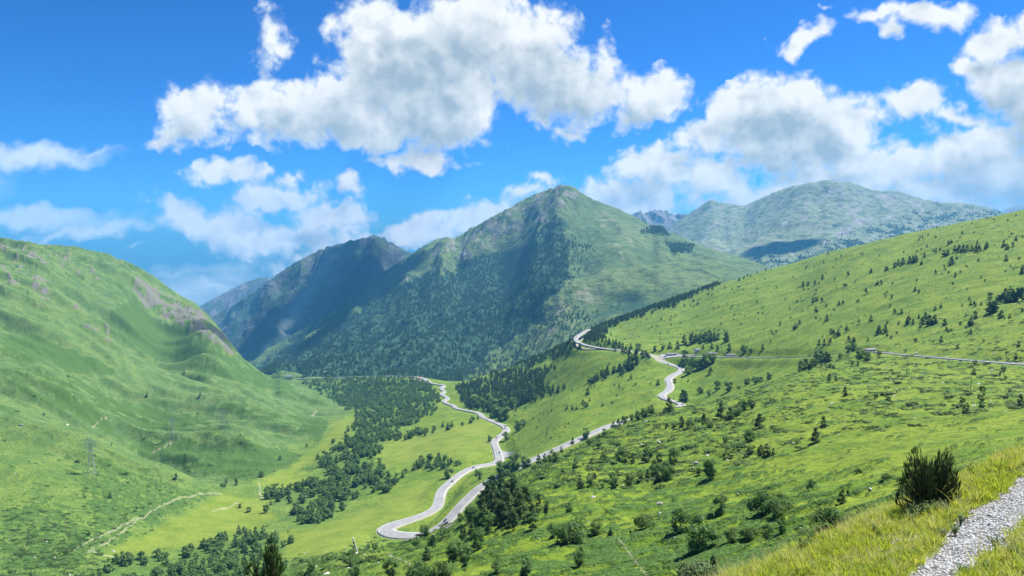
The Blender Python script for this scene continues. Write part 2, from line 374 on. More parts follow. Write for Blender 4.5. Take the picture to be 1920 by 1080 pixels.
V.Z += near * sstep(V.Y, 60, 140) * (1.6 * fbm(V.X / 45, V.Y / 30, 3, seed=31) + .8 * fbm(V.X / 11, V.Y / 9, 3, .6, seed=32))
V.Z += 1.1 * fbm(V.X / 60, V.Y / 60, 3, seed=33) * sstep(V.Y, 500, 900)
# the long ribs that run down the left mountain into the valley
RIBS = [([(-250,440),(0,508),(60,540),(130,582),(200,622),(270,655),(340,683),(420,706),(500,728),(580,752),(640,770)], 15, 46), ([(-250,560),(0,612),(90,648),(200,690),(300,728),(400,752),(500,780),(580,812)], 7, 30), ([(150,470),(215,510),(290,565),(350,605),(420,655),(480,700),(540,735)], 7, 22)]
for rib, amp, fal in RIBS:
    rx = np.array([q[0] for q in rib], float); ry = np.array([q[1] for q in rib], float)
    wob_ = 7 * fbm(V.U * 9, V.L * 3, 3, seed=int(amp * 3 + fal)); q = V.PY + wob_ - np.interp(V.PX, rx, ry)
    e_ = sstep(V.PX, rx[0], rx[0] + 60) * sstep(-V.PX, -rx[-1], -rx[-1] + 140) * sstep(V.Y, 1000, 1150)
    V.Z += e_ * amp * V.Y / F * np.where(q >= 0, np.exp(-np.maximum(q, 0) / fal), np.exp(np.minimum(q, 0) / (fal * .28)))
# road bed: cut and fill
def road_blend(L):
    for RW in (RW1, RW2):
        x0, x1 = RW[:, 0].min() - 40, RW[:, 0].max() + 40; y0, y1 = RW[:, 1].min() - 40, RW[:, 1].max() + 40
        m = np.argwhere((L.X > x0) & (L.X < x1) & (L.Y > y0) & (L.Y < y1))
        xs = L.X[m[:, 0], m[:, 1]]; ys = L.Y[m[:, 0], m[:, 1]]
        # coarse buckets
        best = np.full(len(xs), 1e9); zz = np.zeros(len(xs)); ww = np.ones(len(xs)) * 9
        key = {}
        cell = 40.0
        for i, r in enumerate(RW): key.setdefault((int(r[0] // cell), int(r[1] // cell)), []).append(i)
        kx = (xs // cell).astype(int); ky = (ys // cell).astype(int)
        order = np.lexsort((ky, kx)); code = kx[order] * 100000 + ky[order]
        cuts = np.flatnonzero(np.diff(code)) + 1
        for seg in np.split(order, cuts):
            cx, cy = kx[seg[0]], ky[seg[0]]
            ids = [i for ax in (-1, 0, 1) for ay in (-1, 0, 1) for i in key.get((cx + ax, cy + ay), [])]
            if not ids: continue
            P = RW[ids]
            d2 = (xs[seg, None] - P[None, :, 0]) ** 2 + (ys[seg, None] - P[None, :, 1]) ** 2
            k = np.argmin(d2, 1)
            best[seg] = np.sqrt(d2[np.arange(len(seg)), k]); zz[seg] = P[k, 2]; ww[seg] = P[k, 3]
        h = ww / 2
        dz = np.maximum(L.Y[m[:, 0], m[:, 1]] * .0015, .35)
        wgt = 1 - sstep(best, h + 2.5, h + 22)
        tgt = zz - dz * .9
        zo = L.Z[m[:, 0], m[:, 1]]
        L.Z[m[:, 0], m[:, 1]] = zo * (1 - wgt) + tgt * wgt
        L.ROADD[m[:, 0], m[:, 1]] = np.minimum(L.ROADD[m[:, 0], m[:, 1]], best - h)
V.ROADD = np.full(V.X.shape, 999.0)
road_blend(V)
# ridge lines seen against the sky and the mountains
def fit_ridge(L, poly, y_from, y_to, jit=1.0, seed=5, smooth_px=14):
    P = np.array(poly, float); ru, rs = us(P[:, 0], P[:, 1])
    tgt = np.interp(L.u, ru, rs); on = (L.u >= ru[0]) & (L.u <= ru[-1])
    edge = np.minimum(sstep(L.u, ru[0], ru[0] + .02) + (ru[0] < -.68), sstep(-L.u, -ru[-1], -ru[-1] + .02) + (ru[-1] > .68))
    tgt = tgt + jit / F * fbm(L.u * 90, L.u * 0 + .3, 4, .6, seed=seed)
    S = L.Z / L.Y
    rows = (L.l > math.log(y_from))
    mx = S[rows].max(0)
    w = sstep(L.L, math.log(y_from), math.log(y_to))
    dl = tgt - mx; kk = np.hanning(int(smooth_px / F / (L.u[1] - L.u[0])) * 2 + 3); kk /= kk.sum()
    hp = len(kk) // 2; mx = tgt - np.convolve(np.pad(dl, hp, mode='edge'), kk, 'valid')
    L.Z += np.where(on, (tgt - mx) * np.clip(edge, 0, 1), 0)[None] * w * L.Y
LEFT_RIDGE = [(-200,435),(0,447),(45,451),(85,455),(107,462),(130,464),(152,463),(180,474),(215,480),(238,485),(243,490),(262,500),(280,515),(300,534),(325,546),(350,560),(375,573),(395,585),(408,600),(420,620),(430,640),(440,664),(470,683),(505,702),(530,716)]
RIGHT_RIDGE = [(880,712),(930,697),(980,681),(1030,661),(1075,640),(1110,620),(1140,606),(1200,586),(1260,563),(1300,551),(1340,535),(1400,518),(1440,506),(1500,490),(1560,470),(1620,458),(1680,443),(1740,430),(1800,417),(1860,406),(1920,393),(2100,352)]
fit_ridge(V, LEFT_RIDGE, 1500, 2000, 1.6, 5, 60)
fit_ridge(V, RIGHT_RIDGE, 1000, 1500, 1.2, 6, 30)
V.fin()

# ---- mountains behind
def mountain(cols, px0, px1, nu, d0, d1, nr, lam=2e-5):
    u0, _ = us(px0, 440); u1, _ = us(px1, 440)
    return Land(cols_to_pts(cols), float(u0), float(u1), nu, d0, d1, nr, lnk=1.2, lam=lam)
MA = mountain({
 380: [(780,2500),(740,3000),(715,4000),(690,5000),(705,5900)],
 440: [(775,2500),(730,3000),(705,3900),(668,4800),(700,5900)],
 500: [(770,2500),(722,3000),(695,3700),(658,4700),(690,5900)],
 600: [(770,2350),(715,2600),(690,2900),(660,3400),(630,4000),(598,4750),(650,5900)],
 700: [(760,2200),(718,2450),(690,2750),(640,3250),(590,3800),(555,4300),(527,4800),(600,5900)],
 800: [(760,2100),(725,2300),(690,2650),(640,3100),(580,3650),(520,4250),(480,4650),(455,4850),(540,5900)],
 875: [(760,2050),(725,2200),(680,2650),(620,3150),(560,3650),(500,4150),(465,4500),(442,4750),(540,5900)],
 950: [(745,2050),(700,2300),(640,2850),(580,3400),(520,3900),(460,4350),(418,4620),(393,4800),(500,5900)],
 1010:[(730,2100),(690,2350),(620,2950),(560,3450),(500,3900),(440,4350),(395,4620),(362,4830),(480,5900)],
 1060:[(700,2200),(660,2450),(600,2800),(530,3250),(460,3850),(400,4380),(370,4650),(348,4850),(470,5900)],
 1150:[(690,2200),(640,2500),(590,2780),(540,3080),(490,3480),(440,4000),(410,4400),(387,4700),(480,5900)],
 1240:[(680,2200),(620,2400),(570,2700),(530,3000),(490,3400),(455,3950),(430,4400),(500,5900)],
 1340:[(660,2200),(600,2400),(550,2750),(520,3050),(490,3500),(466,4200),(530,5900)],
 1430:[(640,2300),(580,2600),(540,3000),(515,3400),(497,3900),(560,5900)],
 1560:[(620,2500),(570,2900),(545,3400),(545,4000),(600,5900)],
}, 370, 1580, 760, 2150, 5900, 430)
def relief(L, dirv, amp, lam_, seed, stretch=2.6, warp=.35, bias=.5, octs=6):
    a, b = along(L.X, L.Y, *dirv)
    wq = lam_ * warp * fbm(a / (lam_ * 1.6), b / (lam_ * 1.6), 3, seed=seed + 1)
    return amp * (ridged((a + wq) / (lam_ * stretch), (b + wq) / lam_, octs, .52, seed=seed) - bias)
MA.fin()
facet = sstep(MA.PX + 14 * fbm(MA.X / 300, MA.Y / 300, 3, seed=44), 1010, 1130)      # the grassy side on the right is smoother
wl = sstep(MA.Y, 2250, 2900)
MA.Z += wl * (1 - facet) * relief(MA, (-490, -1000), 190, 560, 40) + wl * facet * relief(MA, (-60, -1000), 42, 420, 41, bias=.5)
MA.Z += wl * (8 + 10 * (1 - facet)) * fbm(MA.X / 120, MA.Y / 120, 4, .55, seed=46)
RID_A = [(376,690),(440,668),(480,663),(530,640),(570,615),(600,596),(640,570),(690,534),(730,504),(770,477),(790,464),(812,451),(828,444),(845,446),(862,444),(872,436),(877,430),(892,424),(905,415),(950,393),(975,378),(1005,362),(1030,355),(1050,347),(1062,346),(1078,352),(1100,368),(1130,381),(1160,392),(1185,404),(1205,413),(1226,428),(1236,424),(1245,428),(1258,436),(1290,450),(1320,462),(1360,474),(1400,485),(1430,496),(1560,545)]
fit_ridge(MA, RID_A, 2700, 4300, 2.4, 7)
MA.fin()
MB = mountain({
 330: [(740,4600),(680,5200),(640,5900),(625,6300),(680,8000)],
 380: [(740,4600),(660,5400),(620,6000),(598,6300),(650,8000)],
 440: [(735,4600),(660,5300),(610,5900),(571,6400),(630,8000)],
 510: [(730,4600),(665,5150),(610,5700),(560,6200),(522,6600),(600,8000)],
 577: [(725,4600),(655,5100),(590,5700),(530,6200),(479,6700),(580,8000)],
 655: [(700,4600),(640,5050),(580,5550),(520,6150),(484,6500),(450,6800),(560,8000)],
 702: [(690,4600),(600,5400),(540,5950),(480,6550),(440,6900),(550,8000)],
 770: [(690,4600),(600,5450),(540,6000),(500,6500),(474,6900),(570,8000)],
 850: [(690,4600),(600,5600),(540,6200),(508,6900),(580,8000)],
}, 330, 880, 420, 4600, 8000, 300)
wl = sstep(MB.Y, 4600, 5300)
MB.Z += wl * relief(MB, (-300, -1000), 330, 850, 60, stretch=2.2)
MB.Z += wl * 22 * fbm(MB.X / 160, MB.Y / 160, 4, .55, seed=66)
RID_B = [(330,625),(380,600),(412,588),(440,570),(462,557),(480,545),(495,532),(510,521),(532,507),(555,492),(577,480),(600,468),(620,460),(640,457),(655,451),(672,450),(687,445),(697,440),(704,440),(713,443),(725,452),(737,456),(750,463),(770,475),(800,486),(850,508),(880,520)]
fit_ridge(MB, RID_B, 5200, 6400, 2.2, 8)
MB.fin()
MC = mountain({
 330: [(720,7500),(640,8600),(600,9300),(660,10500)],
 400: [(720,7500),(630,8500),(585,9000),(560,9300),(640,10500)],
 460: [(720,7500),(620,8500),(560,9000),(529,9300),(620,10500)],
 505: [(720,7500),(620,8500),(555,9000),(521,9300),(620,10500)],
 560: [(720,7500),(640,8500),(600,9000),(560,9300),(640,10500)],
}, 320, 600, 240, 7500, 10500, 120)
MC.Z += sstep(MC.Y, 7600, 8600) * relief(MC, (-300, -1000), 300, 800, 70)
fit_ridge(MC, [(320,610),(375,574),(400,560),(430,545),(460,529),(480,523),(500,520),(512,522),(540,545),(600,590)], 8000, 9000, 2.5, 9)
MC.fin()
RID_D = [(1180,470),(1215,455),(1240,438),(1262,420),(1280,406),(1288,402),(1300,395),(1311,388),(1322,380),(1333,375),(1345,377),(1355,382),(1362,384),(1370,380),(1378,383),(1390,386),(1400,384),(1425,372),(1460,357),(1480,350),(1500,346),(1520,342),(1535,341),(1552,336),(1565,339),(1578,342),(1590,340),(1610,347),(1630,355),(1655,358),(1680,357),(1710,367),(1735,374),(1760,380),(1790,380),(1820,382),(1850,389),(1880,398),(1960,412),(2100,430)]
def dcol(px):
    P = np.array(RID_D, float); y = float(np.interp(px, P[:, 0], P[:, 1])); dr = float(np.interp(px, [1180, 1340, 1550, 1850, 2100], [8600, 8300, 7600, 6800, 6300]))
    yb = float(np.interp(px, [1180, 1430, 1800, 2100], [530, 535, 500, 480]))
    return [(yb + 20, 4300), (yb, 4700), (yb - (yb - y) * .22, 5300), (y + (yb - y) * .48, .55 * 5300 + .45 * dr), (y + (yb - y) * .22, .25 * 5300 + .75 * dr), (y, dr), (y + 45, 9400)]
MD = mountain({p: dcol(p) for p in (1170, 1230, 1290, 1333, 1390, 1450, 1552, 1640, 1700, 1780, 1880, 2000, 2100)}, 1165, 2100, 620, 4300, 9400, 330)
wl = sstep(MD.Y, 4500, 5600)
MD.Z += wl * (relief(MD, (-1235, -1500), 95, 620, 80, stretch=3.2) + 12 * fbm(MD.X / 150, MD.Y / 150, 4, .55, seed=86))
fit_ridge(MD, RID_D, 5600, 7200, 1.2, 10)
MD.fin()
RID_E = [(1150,430),(1185,402),(1195,398),(1207,397),(1213,398),(1222,393),(1240,394),(1248,397),(1262,401),(1275,402),(1300,404),(1340,410)]
ME_ = mountain({p: [(470, 8800), (y0 + 34, 9300), (y0 + 16, 9700), (y0, 9900), (y0 + 40, 11000)] for p, y0 in ((1150, 430), (1185, 402), (1225, 394), (1265, 401), (1340, 410))}, 1150, 1345, 220, 8800, 11000, 120)
ME_.Z += sstep(ME_.Y, 8900, 9500) * relief(ME_, (-200, -1000), 200, 380, 90, stretch=1.6)
fit_ridge(ME_, RID_E, 9200, 9700, 3.0, 11)
ME_.fin()
RID_F = [(1780,420),(1850,403),(1885,393),(1905,387),(1930,383),(1990,388),(2100,396)]
MF = mountain({p: [(470, 10500), (y0 + 20, 11500), (y0, 12000), (y0 + 30, 13000)] for p, y0 in ((1780, 420), (1885, 393), (1930, 383), (2100, 396))}, 1780, 2100, 160, 10500, 13000, 60)
fit_ridge(MF, RID_F, 11000, 11800, 2.0, 12)
MF.fin()

# ---- the bank in the foreground, with the gravel track
def sd(z, d):   # height below camera at distance d -> pixel row
    return float(pix(0.0, z / d)[1])
NEAR = {
 2080: [(sd(-7.2,8),8),(1010,17),(930,21),(872,25.5),(828,30),(845,46)],
 1920: [(sd(-7.4,8),8),(1080,17),(980,21),(908,25.5),(852,30),(866,38),(876,46)],
 1800: [(sd(-7.6,8),8),(1080,18),(1000,21.5),(940,25.5),(903,29),(925,38),(940,46)],
 1700: [(sd(-7.7,8),8),(1200,14.5),(1080,18.5),(1000,23),(955,27),(975,36),(995,46)],
 1560: [(sd(-7.9,8),8),(1250,14),(1080,20),(1016,24.5),(1045,36),(1065,46)],
 1400: [(sd(-8.1,8),8),(1260,14),(1140,19),(1087,22.5),(1130,36),(1150,46)],
 1200: [(sd(-8.3,8),8),(1330,13),(1180,20),(1160,26),(1190,46)],
 960:  [(sd(-8.4,8),8),(1400,12),(1230,20),(1200,28),(1215,46)],
 490:  [(sd(-8.6,8),8),(1400,12),(1230,20),(1185,26),(1220,46)],
 0:    [(sd(-8.8,8),8),(1400,12),(1250,20),(1230,28),(1240,46)],
 -160: [(sd(-8.8,8),8),(1400,12),(1250,20),(1230,28),(1240,46)],
}
NEAR[2700] = [(sd(-6.8,8),8),(840,17),(770,21),(715,25.5),(690,30),(712,46)]; NEAR[-780] = NEAR[-160]
N = Land(cols_to_pts(NEAR), -1.3, 1.3, 1450, 8, 46, 420, lnk=.8)
N.Z += sstep(N.Y, 8, 12) * (.16 * fbm(N.X / 2.2, N.Y / 2.2, 4, seed=101) + .05 * fbm(N.X / .5, N.Y / .5, 3, seed=102))
N.fin()
GRAVEL = [(1985,838),(1880,915),(1830,950),(1780,992),(1745,1030),(1708,1065),(1670,1125),(1640,1220),(1700,1250),(1760,1150),(1815,1075),(1865,1035),(1890,1005),(1920,978),(2060,900)]
wob = 16 * fbm(N.X / .9, N.Y / .9, 3, seed=104)
N.gravel = inpoly(N.PX + wob, N.PY + wob * .8, GRAVEL, 7)
dirt = inpoly(N.PX, N.PY, [(1560,1060),(1650,1005),(1740,975),(1760,985),(1700,1030),(1640,1080),(1560,1100)], 12) * sstep(fbm(N.X / .8, N.Y / .8, 3, seed=105), -.15, .35)
N.dirt = np.maximum(dirt, sstep(fbm(N.X / 1.3, N.Y / 1.3, 3, seed=106), .45, .75) * .7)
N.Z -= N.gravel * .07
N.fin()
LANDS = [N, V, MA, MB, MC, MD, ME_, MF]
# ---------------------------------------------------------------- where the ground is meadow, heath, rock or wood
def region(L, polys, soft=8, warp=8, wl_=40, seed=200):
    wx = warp * fbm(L.PX / wl_, L.PY / wl_, 3, seed=seed); wy = warp * .6 * fbm(L.PX / wl_, L.PY / wl_, 3, seed=seed + 1)
    m = np.zeros(L.X.shape)
    for p in polys: m = np.maximum(m, inpoly(L.PX + wx, L.PY + wy, p, soft))
    return m
WOOD_VALLEY = [  # woods along the stream, and on the slope under the lower road
 [(505,925),(560,915),(600,905),(600,860),(640,838),(655,820),(690,802),(650,812),(668,778),(700,772),(650,765),(610,745),(570,722),(600,713),(700,710),(780,712),(805,724),(826,740),(822,765),(795,785),(790,795),(760,800),(735,822),(715,840),(705,860),(720,875),(745,905),(730,920),(690,930),(660,945),(640,960),(600,985),(545,985),(525,978),(560,945),(500,935)],
 [(185,1085),(215,1050),(330,1040),(400,1020),(450,1003),(520,1000),(545,1020),(520,1050),(560,1085)],
 [(-200,1110),(185,1085),(560,1085),(600,1110),(600,1200),(-200,1200)],
 [(735,818),(830,805),(900,790),(880,798),(800,818),(740,832)],
 [(760,882),(800,865),(850,862),(845,872),(790,885),(750,895)],
]
WOOD_RIGHT = [
 [(855,728),(900,712),(940,697),(980,681),(1030,662),(1075,640),(1092,655),(1060,664),(1000,690),(990,700),(1060,690),(1010,706),(1060,735),(1010,750),(960,772),(930,790),(880,768),(860,752)],
 [(1092,640),(1112,615),(1200,582),(1270,556),(1330,530),(1346,536),(1300,556),(1230,586),(1160,607),(1140,618),(1130,640),(1180,655),(1200,664),(1150,662),(1100,650)],
 [(1100,716),(1150,690),(1180,668),(1215,664),(1228,675),(1200,694),(1160,706),(1110,722)],
]
DEN_BROAD = np.zeros(V.X.shape)
wv = region(V, WOOD_VALLEY, 4, 9, 26, 210); wr_ = region(V, WOOD_RIGHT, 3, 6, 22, 212)
clear = (V.ROADD > 5) & (V.Y > 250)
V.wood = np.maximum(wv, wr_)
left_m = left
GULLY = [[(0,690),(60,688),(130,715),(200,745),(330,775),(420,800),(520,840),(590,862),(590,890),(500,905),(440,895),(370,880),(300,860),(230,820),(170,790),(90,760),(0,735)],  # dark gully shrub, which also paints in the gully's shadow band
         [(430,745),(520,765),(620,790),(600,830),(520,800),(420,770)], [(250,575),(330,625),(420,668),(500,705),(580,740),(640,760),(590,762),(500,735),(420,712),(340,690),(270,665),(210,630),(190,600)], [(0,640),(60,630),(160,660),(260,700),(200,705),(90,680),(0,668)], [(400,740),(520,765),(640,800),(620,815),(520,790),(430,765)]]
SPUR = [[(90,850),(160,840),(270,885),(330,900),(420,930),(330,960),(275,985),(210,1020),(120,1060),(0,1080),(0,960),(80,940),(160,960),(150,900)]]
MEADOW = [[(700,848),(760,812),(830,800),(905,787),(935,800),(920,845),(880,855),(800,860),(750,872)],
          [(625,795),(680,784),(650,812),(655,822),(640,838),(598,858),(560,880),(600,905),(555,914),(500,922),(480,905),(540,880),(600,840)],
          [(190,1040),(330,975),(420,925),(500,940),(520,975),(470,1000),(400,1015),(260,1040)],
          [(530,1000),(620,985),(700,950),(800,905),(815,930),(780,960),(700,985),(690,1020),(600,1040),(530,1045)]]
gully = region(V, GULLY, 10, 14, 50, 220); spur = region(V, SPUR, 12, 18, 40, 222); mead = region(V, MEADOW, 7, 8, 40, 224) * (V.ROADD > 3)
a, b = along(V.X, V.Y, 1.0, -.15)
asp = fbm(a / 26, b / 9, 3, .55, seed=230)            # long low mats lying along the contour
asp2 = fbm(a / 9, b / 4.5, 3, .6, seed=231)
asp3 = fbm(a / 3.6, b / 2.0, 2, .6, seed=236)
big = fbm(V.X / 160, V.Y / 160, 3, seed=232)
nearm = 1 - sstep(V.Y, 500, 800)
rhill = sstep(V.Y, 500, 800) * sstep(V.PX, 850, 1000)
thr = .26 - .70 * gully - .16 * inpoly(V.PX, V.PY, [(860,1100),(880,1000),(960,880),(1100,840),(1450,850),(1560,1000),(1420,1100)], 60) - .20 * inpoly(V.PX, V.PY, [(900,1120),(950,1060),(1180,1010),(1450,1020),(1380,1120)], 30) - .22 * region(V, [[(-300,430),(60,430),(250,490),(330,560),(420,650),(330,680),(200,615),(60,540),(0,510),(-300,480)]], 20, 12, 50, 226) - .34 * spur + 1.2 * mead - .14 * big - .10 * nearm
thr = thr + .10 * inpoly(V.PX, V.PY, [(1430,690),(1980,700),(1980,900),(1700,900),(1450,860)], 40)
am, bm = along(V.X, V.Y, 1, -.08)
lft = fbm(am / 150, bm / 40, 4, .55, seed=233) * .45 + .42 * fbm(am / 34, bm / 15, 3, .6, seed=235) + .34 * fbm(am / 14, bm / 8, 3, .6, seed=237) + .9 * (.42 - fold) * (V.Y < 1900)  # fold troughs shaded in colour by denser shrub, for contrast
src = np.where(left_m > .5, lft, .45 * asp + .50 * asp2 + .34 * asp3 * (V.Y < 560))
V.shrub = sstep(src, thr, thr + .12) * (1 - mead) * sstep(V.ROADD, 1, 6)
V.shrub = np.maximum(V.shrub * (1 - left_m * (.28 + .3 * fbm(am / 60, bm / 24, 4, .6, seed=238))), V.wood * .5)
hgt = np.where(V.Y < 900, .95, 1.3)
V.Z += V.shrub * (1 - .6 * V.wood) * hgt * (.7 + .6 * asp2) * sstep(V.Y, 60, 110)
# outcrops on the left mountain
CLIFF = [[(255,515),(300,545),(380,590),(425,630),(445,668),(420,660),(400,640),(350,618),(310,600),(270,580),(250,545)]]
OUT = [[(0,455),(130,468),(140,520),(60,560),(0,540)], [(150,500),(190,505),(185,530),(140,520)], [(80,530),(130,560),(120,600),(70,590)], [(165,585),(230,620),(215,650),(160,620)], [(135,570),(155,560),(158,590),(140,590)]]
rk = fbm(V.X / 30, V.Y / 45, 4, .65, seed=240)
V.rock = np.clip(region(V, CLIFF, 7, 10, 30, 241) * sstep(rk, -.4, .12) + region(V, OUT, 10, 14, 30, 243) * sstep(rk, .0, .4) + left_m * sstep(rk, .52, .62) * .7 * (V.Y > 1500), 0, 1)
V.Z += V.rock * 9 * ridged(V.X / 42, V.Y / 60, 4, .6, seed=245)
V.rock = np.maximum(V.rock, .85 * region(V, [[(820,1000),(835,985),(850,980),(845,992)], [(645,752),(665,752),(672,758),(650,758)], [(680,752),(694,752),(690,757)], [(720,748),(755,738),(745,745),(725,752)]], 2, 2, 8, 246))
V.verge = (1 - sstep(V.ROADD, .3, 3.2))
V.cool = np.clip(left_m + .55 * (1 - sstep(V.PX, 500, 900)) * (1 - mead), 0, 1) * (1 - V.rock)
V.fin()
# footpaths worn in the left meadow
PATHS = [[(165,1035),(200,1018),(245,985),(275,965),(310,943),(345,932),(375,926),(415,925)], [(130,1032),(180,1010),(240,980),(262,970)], [(165,1033),(200,1042),(225,1048)], [(172,800),(185,792),(198,782)], [(285,848),(308,838),(330,826)], [(400,960),(430,950),(445,942)], [(485,905),(488,925),(492,935)], [(1160,1010),(1190,1050),(1215,1080)], [(725,1040),(760,1052),(775,1062)], [(1620,1020),(1540,1000)], [(585,780),(592,770)]]
pth = np.zeros(V.X.shape)
for p in PATHS[:9] + PATHS[10:]:
    wj = 3 * fbm(V.PX / 14, V.PY / 14, 2, seed=250)
    box = (V.PX > min(q[0] for q in p) - 12) & (V.PX < max(q[0] for q in p) + 12) & (V.PY > min(q[1] for q in p) - 12) & (V.PY < max(q[1] for q in p) + 12)
    d = np.full(V.X.shape, 99.0); d[box] = polydist((V.PX + wj)[box], (V.PY + wj)[box], p)
    pth = np.maximum(pth, 1 - sstep(d, .5, 1.9))
V.path = pth * .75 * V.vis

# mountains
nA = fbm(MA.X / 70, MA.Y / 90, 4, .6, seed=260); nA2 = fbm(MA.X / 260, MA.Y / 300, 4, .55, seed=261)
W_A = [[(380,705),(470,690),(560,640),(640,598),(700,560),(780,520),(850,500),(900,478),(960,470),(1000,455),(1020,420),(1050,415),(1064,440),(1072,532),(1010,572),(1000,605),(930,660),(870,705),(840,760),(600,780),(400,760)]]
MA.wood = region(MA, W_A, 4, 7, 30, 262)
edge_soft = region(MA, W_A, 26, 18, 40, 263)
MA.wood = np.clip(MA.wood * sstep(edge_soft + .45 * nA2 + .25 * nA, .28, .55), 0, 1)
lowright = region(MA, [[(870,705),(1000,605),(1075,560),(1110,600),(1090,650),(900,720)]], 14, 12, 40, 265)
MA.rock = np.clip(region(MA, [[(860,450),(930,400),(1000,365),(1062,345),(1090,365),(1060,395),(1010,420),(960,440),(900,480),(860,500)], [(890,490),(930,480),(945,500),(900,510)], [(820,445),(860,440),(860,470),(800,480)]], 14, 16, 40, 266) * sstep(nA, -.25, .25) + sstep(nA2 + .4 * nA, .5, .62) * .7 * (1 - facet), 0, 1) * (1 - .8 * MA.wood)
MA.scree = region(MA, [[(1115,390),(1145,395),(1150,415),(1135,420),(1120,410)], [(1122,412),(1140,418),(1145,434),(1130,432)], [(1150,440),(1160,455),(1172,485),(1168,490),(1155,470)], [(1165,428),(1180,445),(1190,465),(1185,465),(1172,448)], [(1060,556),(1100,538),(1140,545),(1130,570),(1080,570),(1040,600),(1030,590)], [(1030,590),(1090,600),(1060,640),(1000,640)]], 3, 7, 18, 268) * sstep(nA, -.3, .4)
MA.shrub = np.clip(MA.wood + (.9 * sstep(nA + .5 * nA2, .25, .45) * (1 - sstep(facet, .3, .8)) ) + .6 * region(MA, [[(1205,435),(1226,425),(1245,430),(1250,440),(1220,442)], [(1250,455),(1300,462),(1290,472),(1262,475)], [(1100,600),(1180,550),(1230,575),(1180,590)]], 6, 8, 16, 270) + lowright * .35 * sstep(nA, -.1, .3), 0, 1)
nB = fbm(MB.X / 170, MB.Y / 230, 5, .62, seed=280)
MB.rock = sstep(nB, -.35, .4); MB.wood = region(MB, [[(400,720),(420,640),(500,620),(560,640),(640,660),(640,760),(400,760)]], 22, 20, 40, 281) * sstep(nB, -.3, .2); MB.shrub = np.maximum(MB.wood, .6 * sstep(-nB, .1, .4)); MB.scree = region(MB, [[(540,545),(575,540),(570,565),(545,560)], [(580,595),(630,575),(600,600),(560,610)], [(520,590),(560,570),(540,620),(500,660),(490,640)]], 12, 14, 24, 283) * sstep(nB, -.3, .3) * .7
aD, bD = along(MD.X, MD.Y, -1235, -1500)
nD = fbm(aD / 420, bD / 90, 5, .6, seed=290); nD2 = fbm(MD.X / 90, MD.Y / 110, 4, .6, seed=291)
MD.wood = np.clip(region(MD, [[(1390,505),(1450,480),(1560,455),(1640,425),(1720,405),(1800,398),(1870,398),(1850,420),(1700,450),(1500,500),(1420,520)]], 12, 18, 30, 292) * sstep(nD2 + .5 * fbm(MD.X / 400, MD.Y / 400, 3, seed=293), -.05, .25), 0, 1)
MD.rock = np.clip(sstep(nD, .05, .45) * .8 + region(MD, [[(1660,365),(1700,362),(1720,385),(1680,385),(1640,375)], [(1560,425),(1610,415),(1640,400),(1630,420),(1580,440)]], 8, 10, 20, 295) * sstep(nD, -.4, .2), 0, 1) * (1 - MD.wood)
MD.scree = sstep(nD, .30, .55) * .6 * (1 - MD.wood); MD.shrub = np.maximum(MD.wood, .5 * sstep(-nD, .25, .5))
for L in (MC, ME_, MF):
    q = fbm(L.X / 200, L.Y / 260, 5, .6, seed=300); L.rock = sstep(q, -.4, .2); L.shrub = .5 * sstep(-q, .1, .5); L.wood = q * 0; L.scree = sstep(q, .3, .6) * .5

def ground_mat(name, g1, g2, dark, rock, scree, fine, attrs, extra=None):
    """attrs: r = heath, wood floor and painted hollow shade, g = rock, b = third mask (meadow or scree)"""
    m, t, out = new_mat(name)
    geo = t.n('ShaderNodeNewGeometry'); P = geo.outputs['Position']
    at = t.n('ShaderNodeAttribute', attribute_name='mask'); sp = t.n('ShaderNodeSeparateColor'); t.set(sp.inputs[0], at.outputs['Color'])
    at2 = t.n('ShaderNodeAttribute', attribute_name='mask2'); sp2 = t.n('ShaderNodeSeparateColor'); t.set(sp2.inputs[0], at2.outputs['Color'])
    n1 = t.noise(P, fine, 6, .65); n2 = t.noise(P, fine * .12, 5, .55); n3 = t.noise(P, fine * 4, 3, .6)
    base = t.mix(t.ramp(n2, .35, .65), g1, g2)
    base = t.mix(t.ramp(n1, .42, .66), base, t.mix(.72, base, dark))
    base = t.mix(t.m('MULTIPLY', t.ramp(n3, .5, .75), .35), base, tuple(min(1, c * 1.35) for c in g2))
    if extra: base = t.mix(t.m('MULTIPLY', sp2.outputs[2], .8), base, t.mix(1.0, base, (.70, .80, 2.6), 'MULTIPLY'))       # bluish haze put into the turf colour of the left mountain
    rockc = t.mix(t.ramp(n1, .35, .65), rock, tuple(c * .55 for c in rock))
    c = t.mix(t.ramp(t.m('ADD', sp.outputs[0], t.m('MULTIPLY', t.m('SUBTRACT', n1, .5), .9)), .25, .7), base, t.mix(t.ramp(n3, .35, .7), dark, tuple(q * 1.9 for q in dark)))
    c = t.mix(t.ramp(t.m('ADD', sp.outputs[1], t.m('MULTIPLY', t.m('SUBTRACT', n1, .5), 1.3)), .35, .65), c, rockc)
    c = t.mix(t.m('MULTIPLY', sp.outputs[2], t.ramp(n2, .3, .7, .35, .9)), c, t.mix(t.m('MULTIPLY', t.ramp(n1, .4, .7), .35), scree, base))
    if extra: c = extra(t, c, sp2, n1, n3)
    bmp = t.n('ShaderNodeBump'); t.set(bmp.inputs['Height'], t.m('ADD', n1, t.m('MULTIPLY', n3, .35))); bmp.inputs['Strength'].default_value = .9; bmp.inputs['Distance'].default_value = .35 / fine
    b = t.n('ShaderNodeBsdfPrincipled'); t.set(b.inputs['Base Color'], c); b.inputs['Roughness'].default_value = .9; b.inputs['Specular IOR Level'].default_value = .12
    t.nt.links.new(bmp.outputs[0], b.inputs['Normal']); t.nt.links.new(b.outputs[0], out.inputs[0])
    return m
def st3(a, b, c): return np.stack([a, b, c], -1)
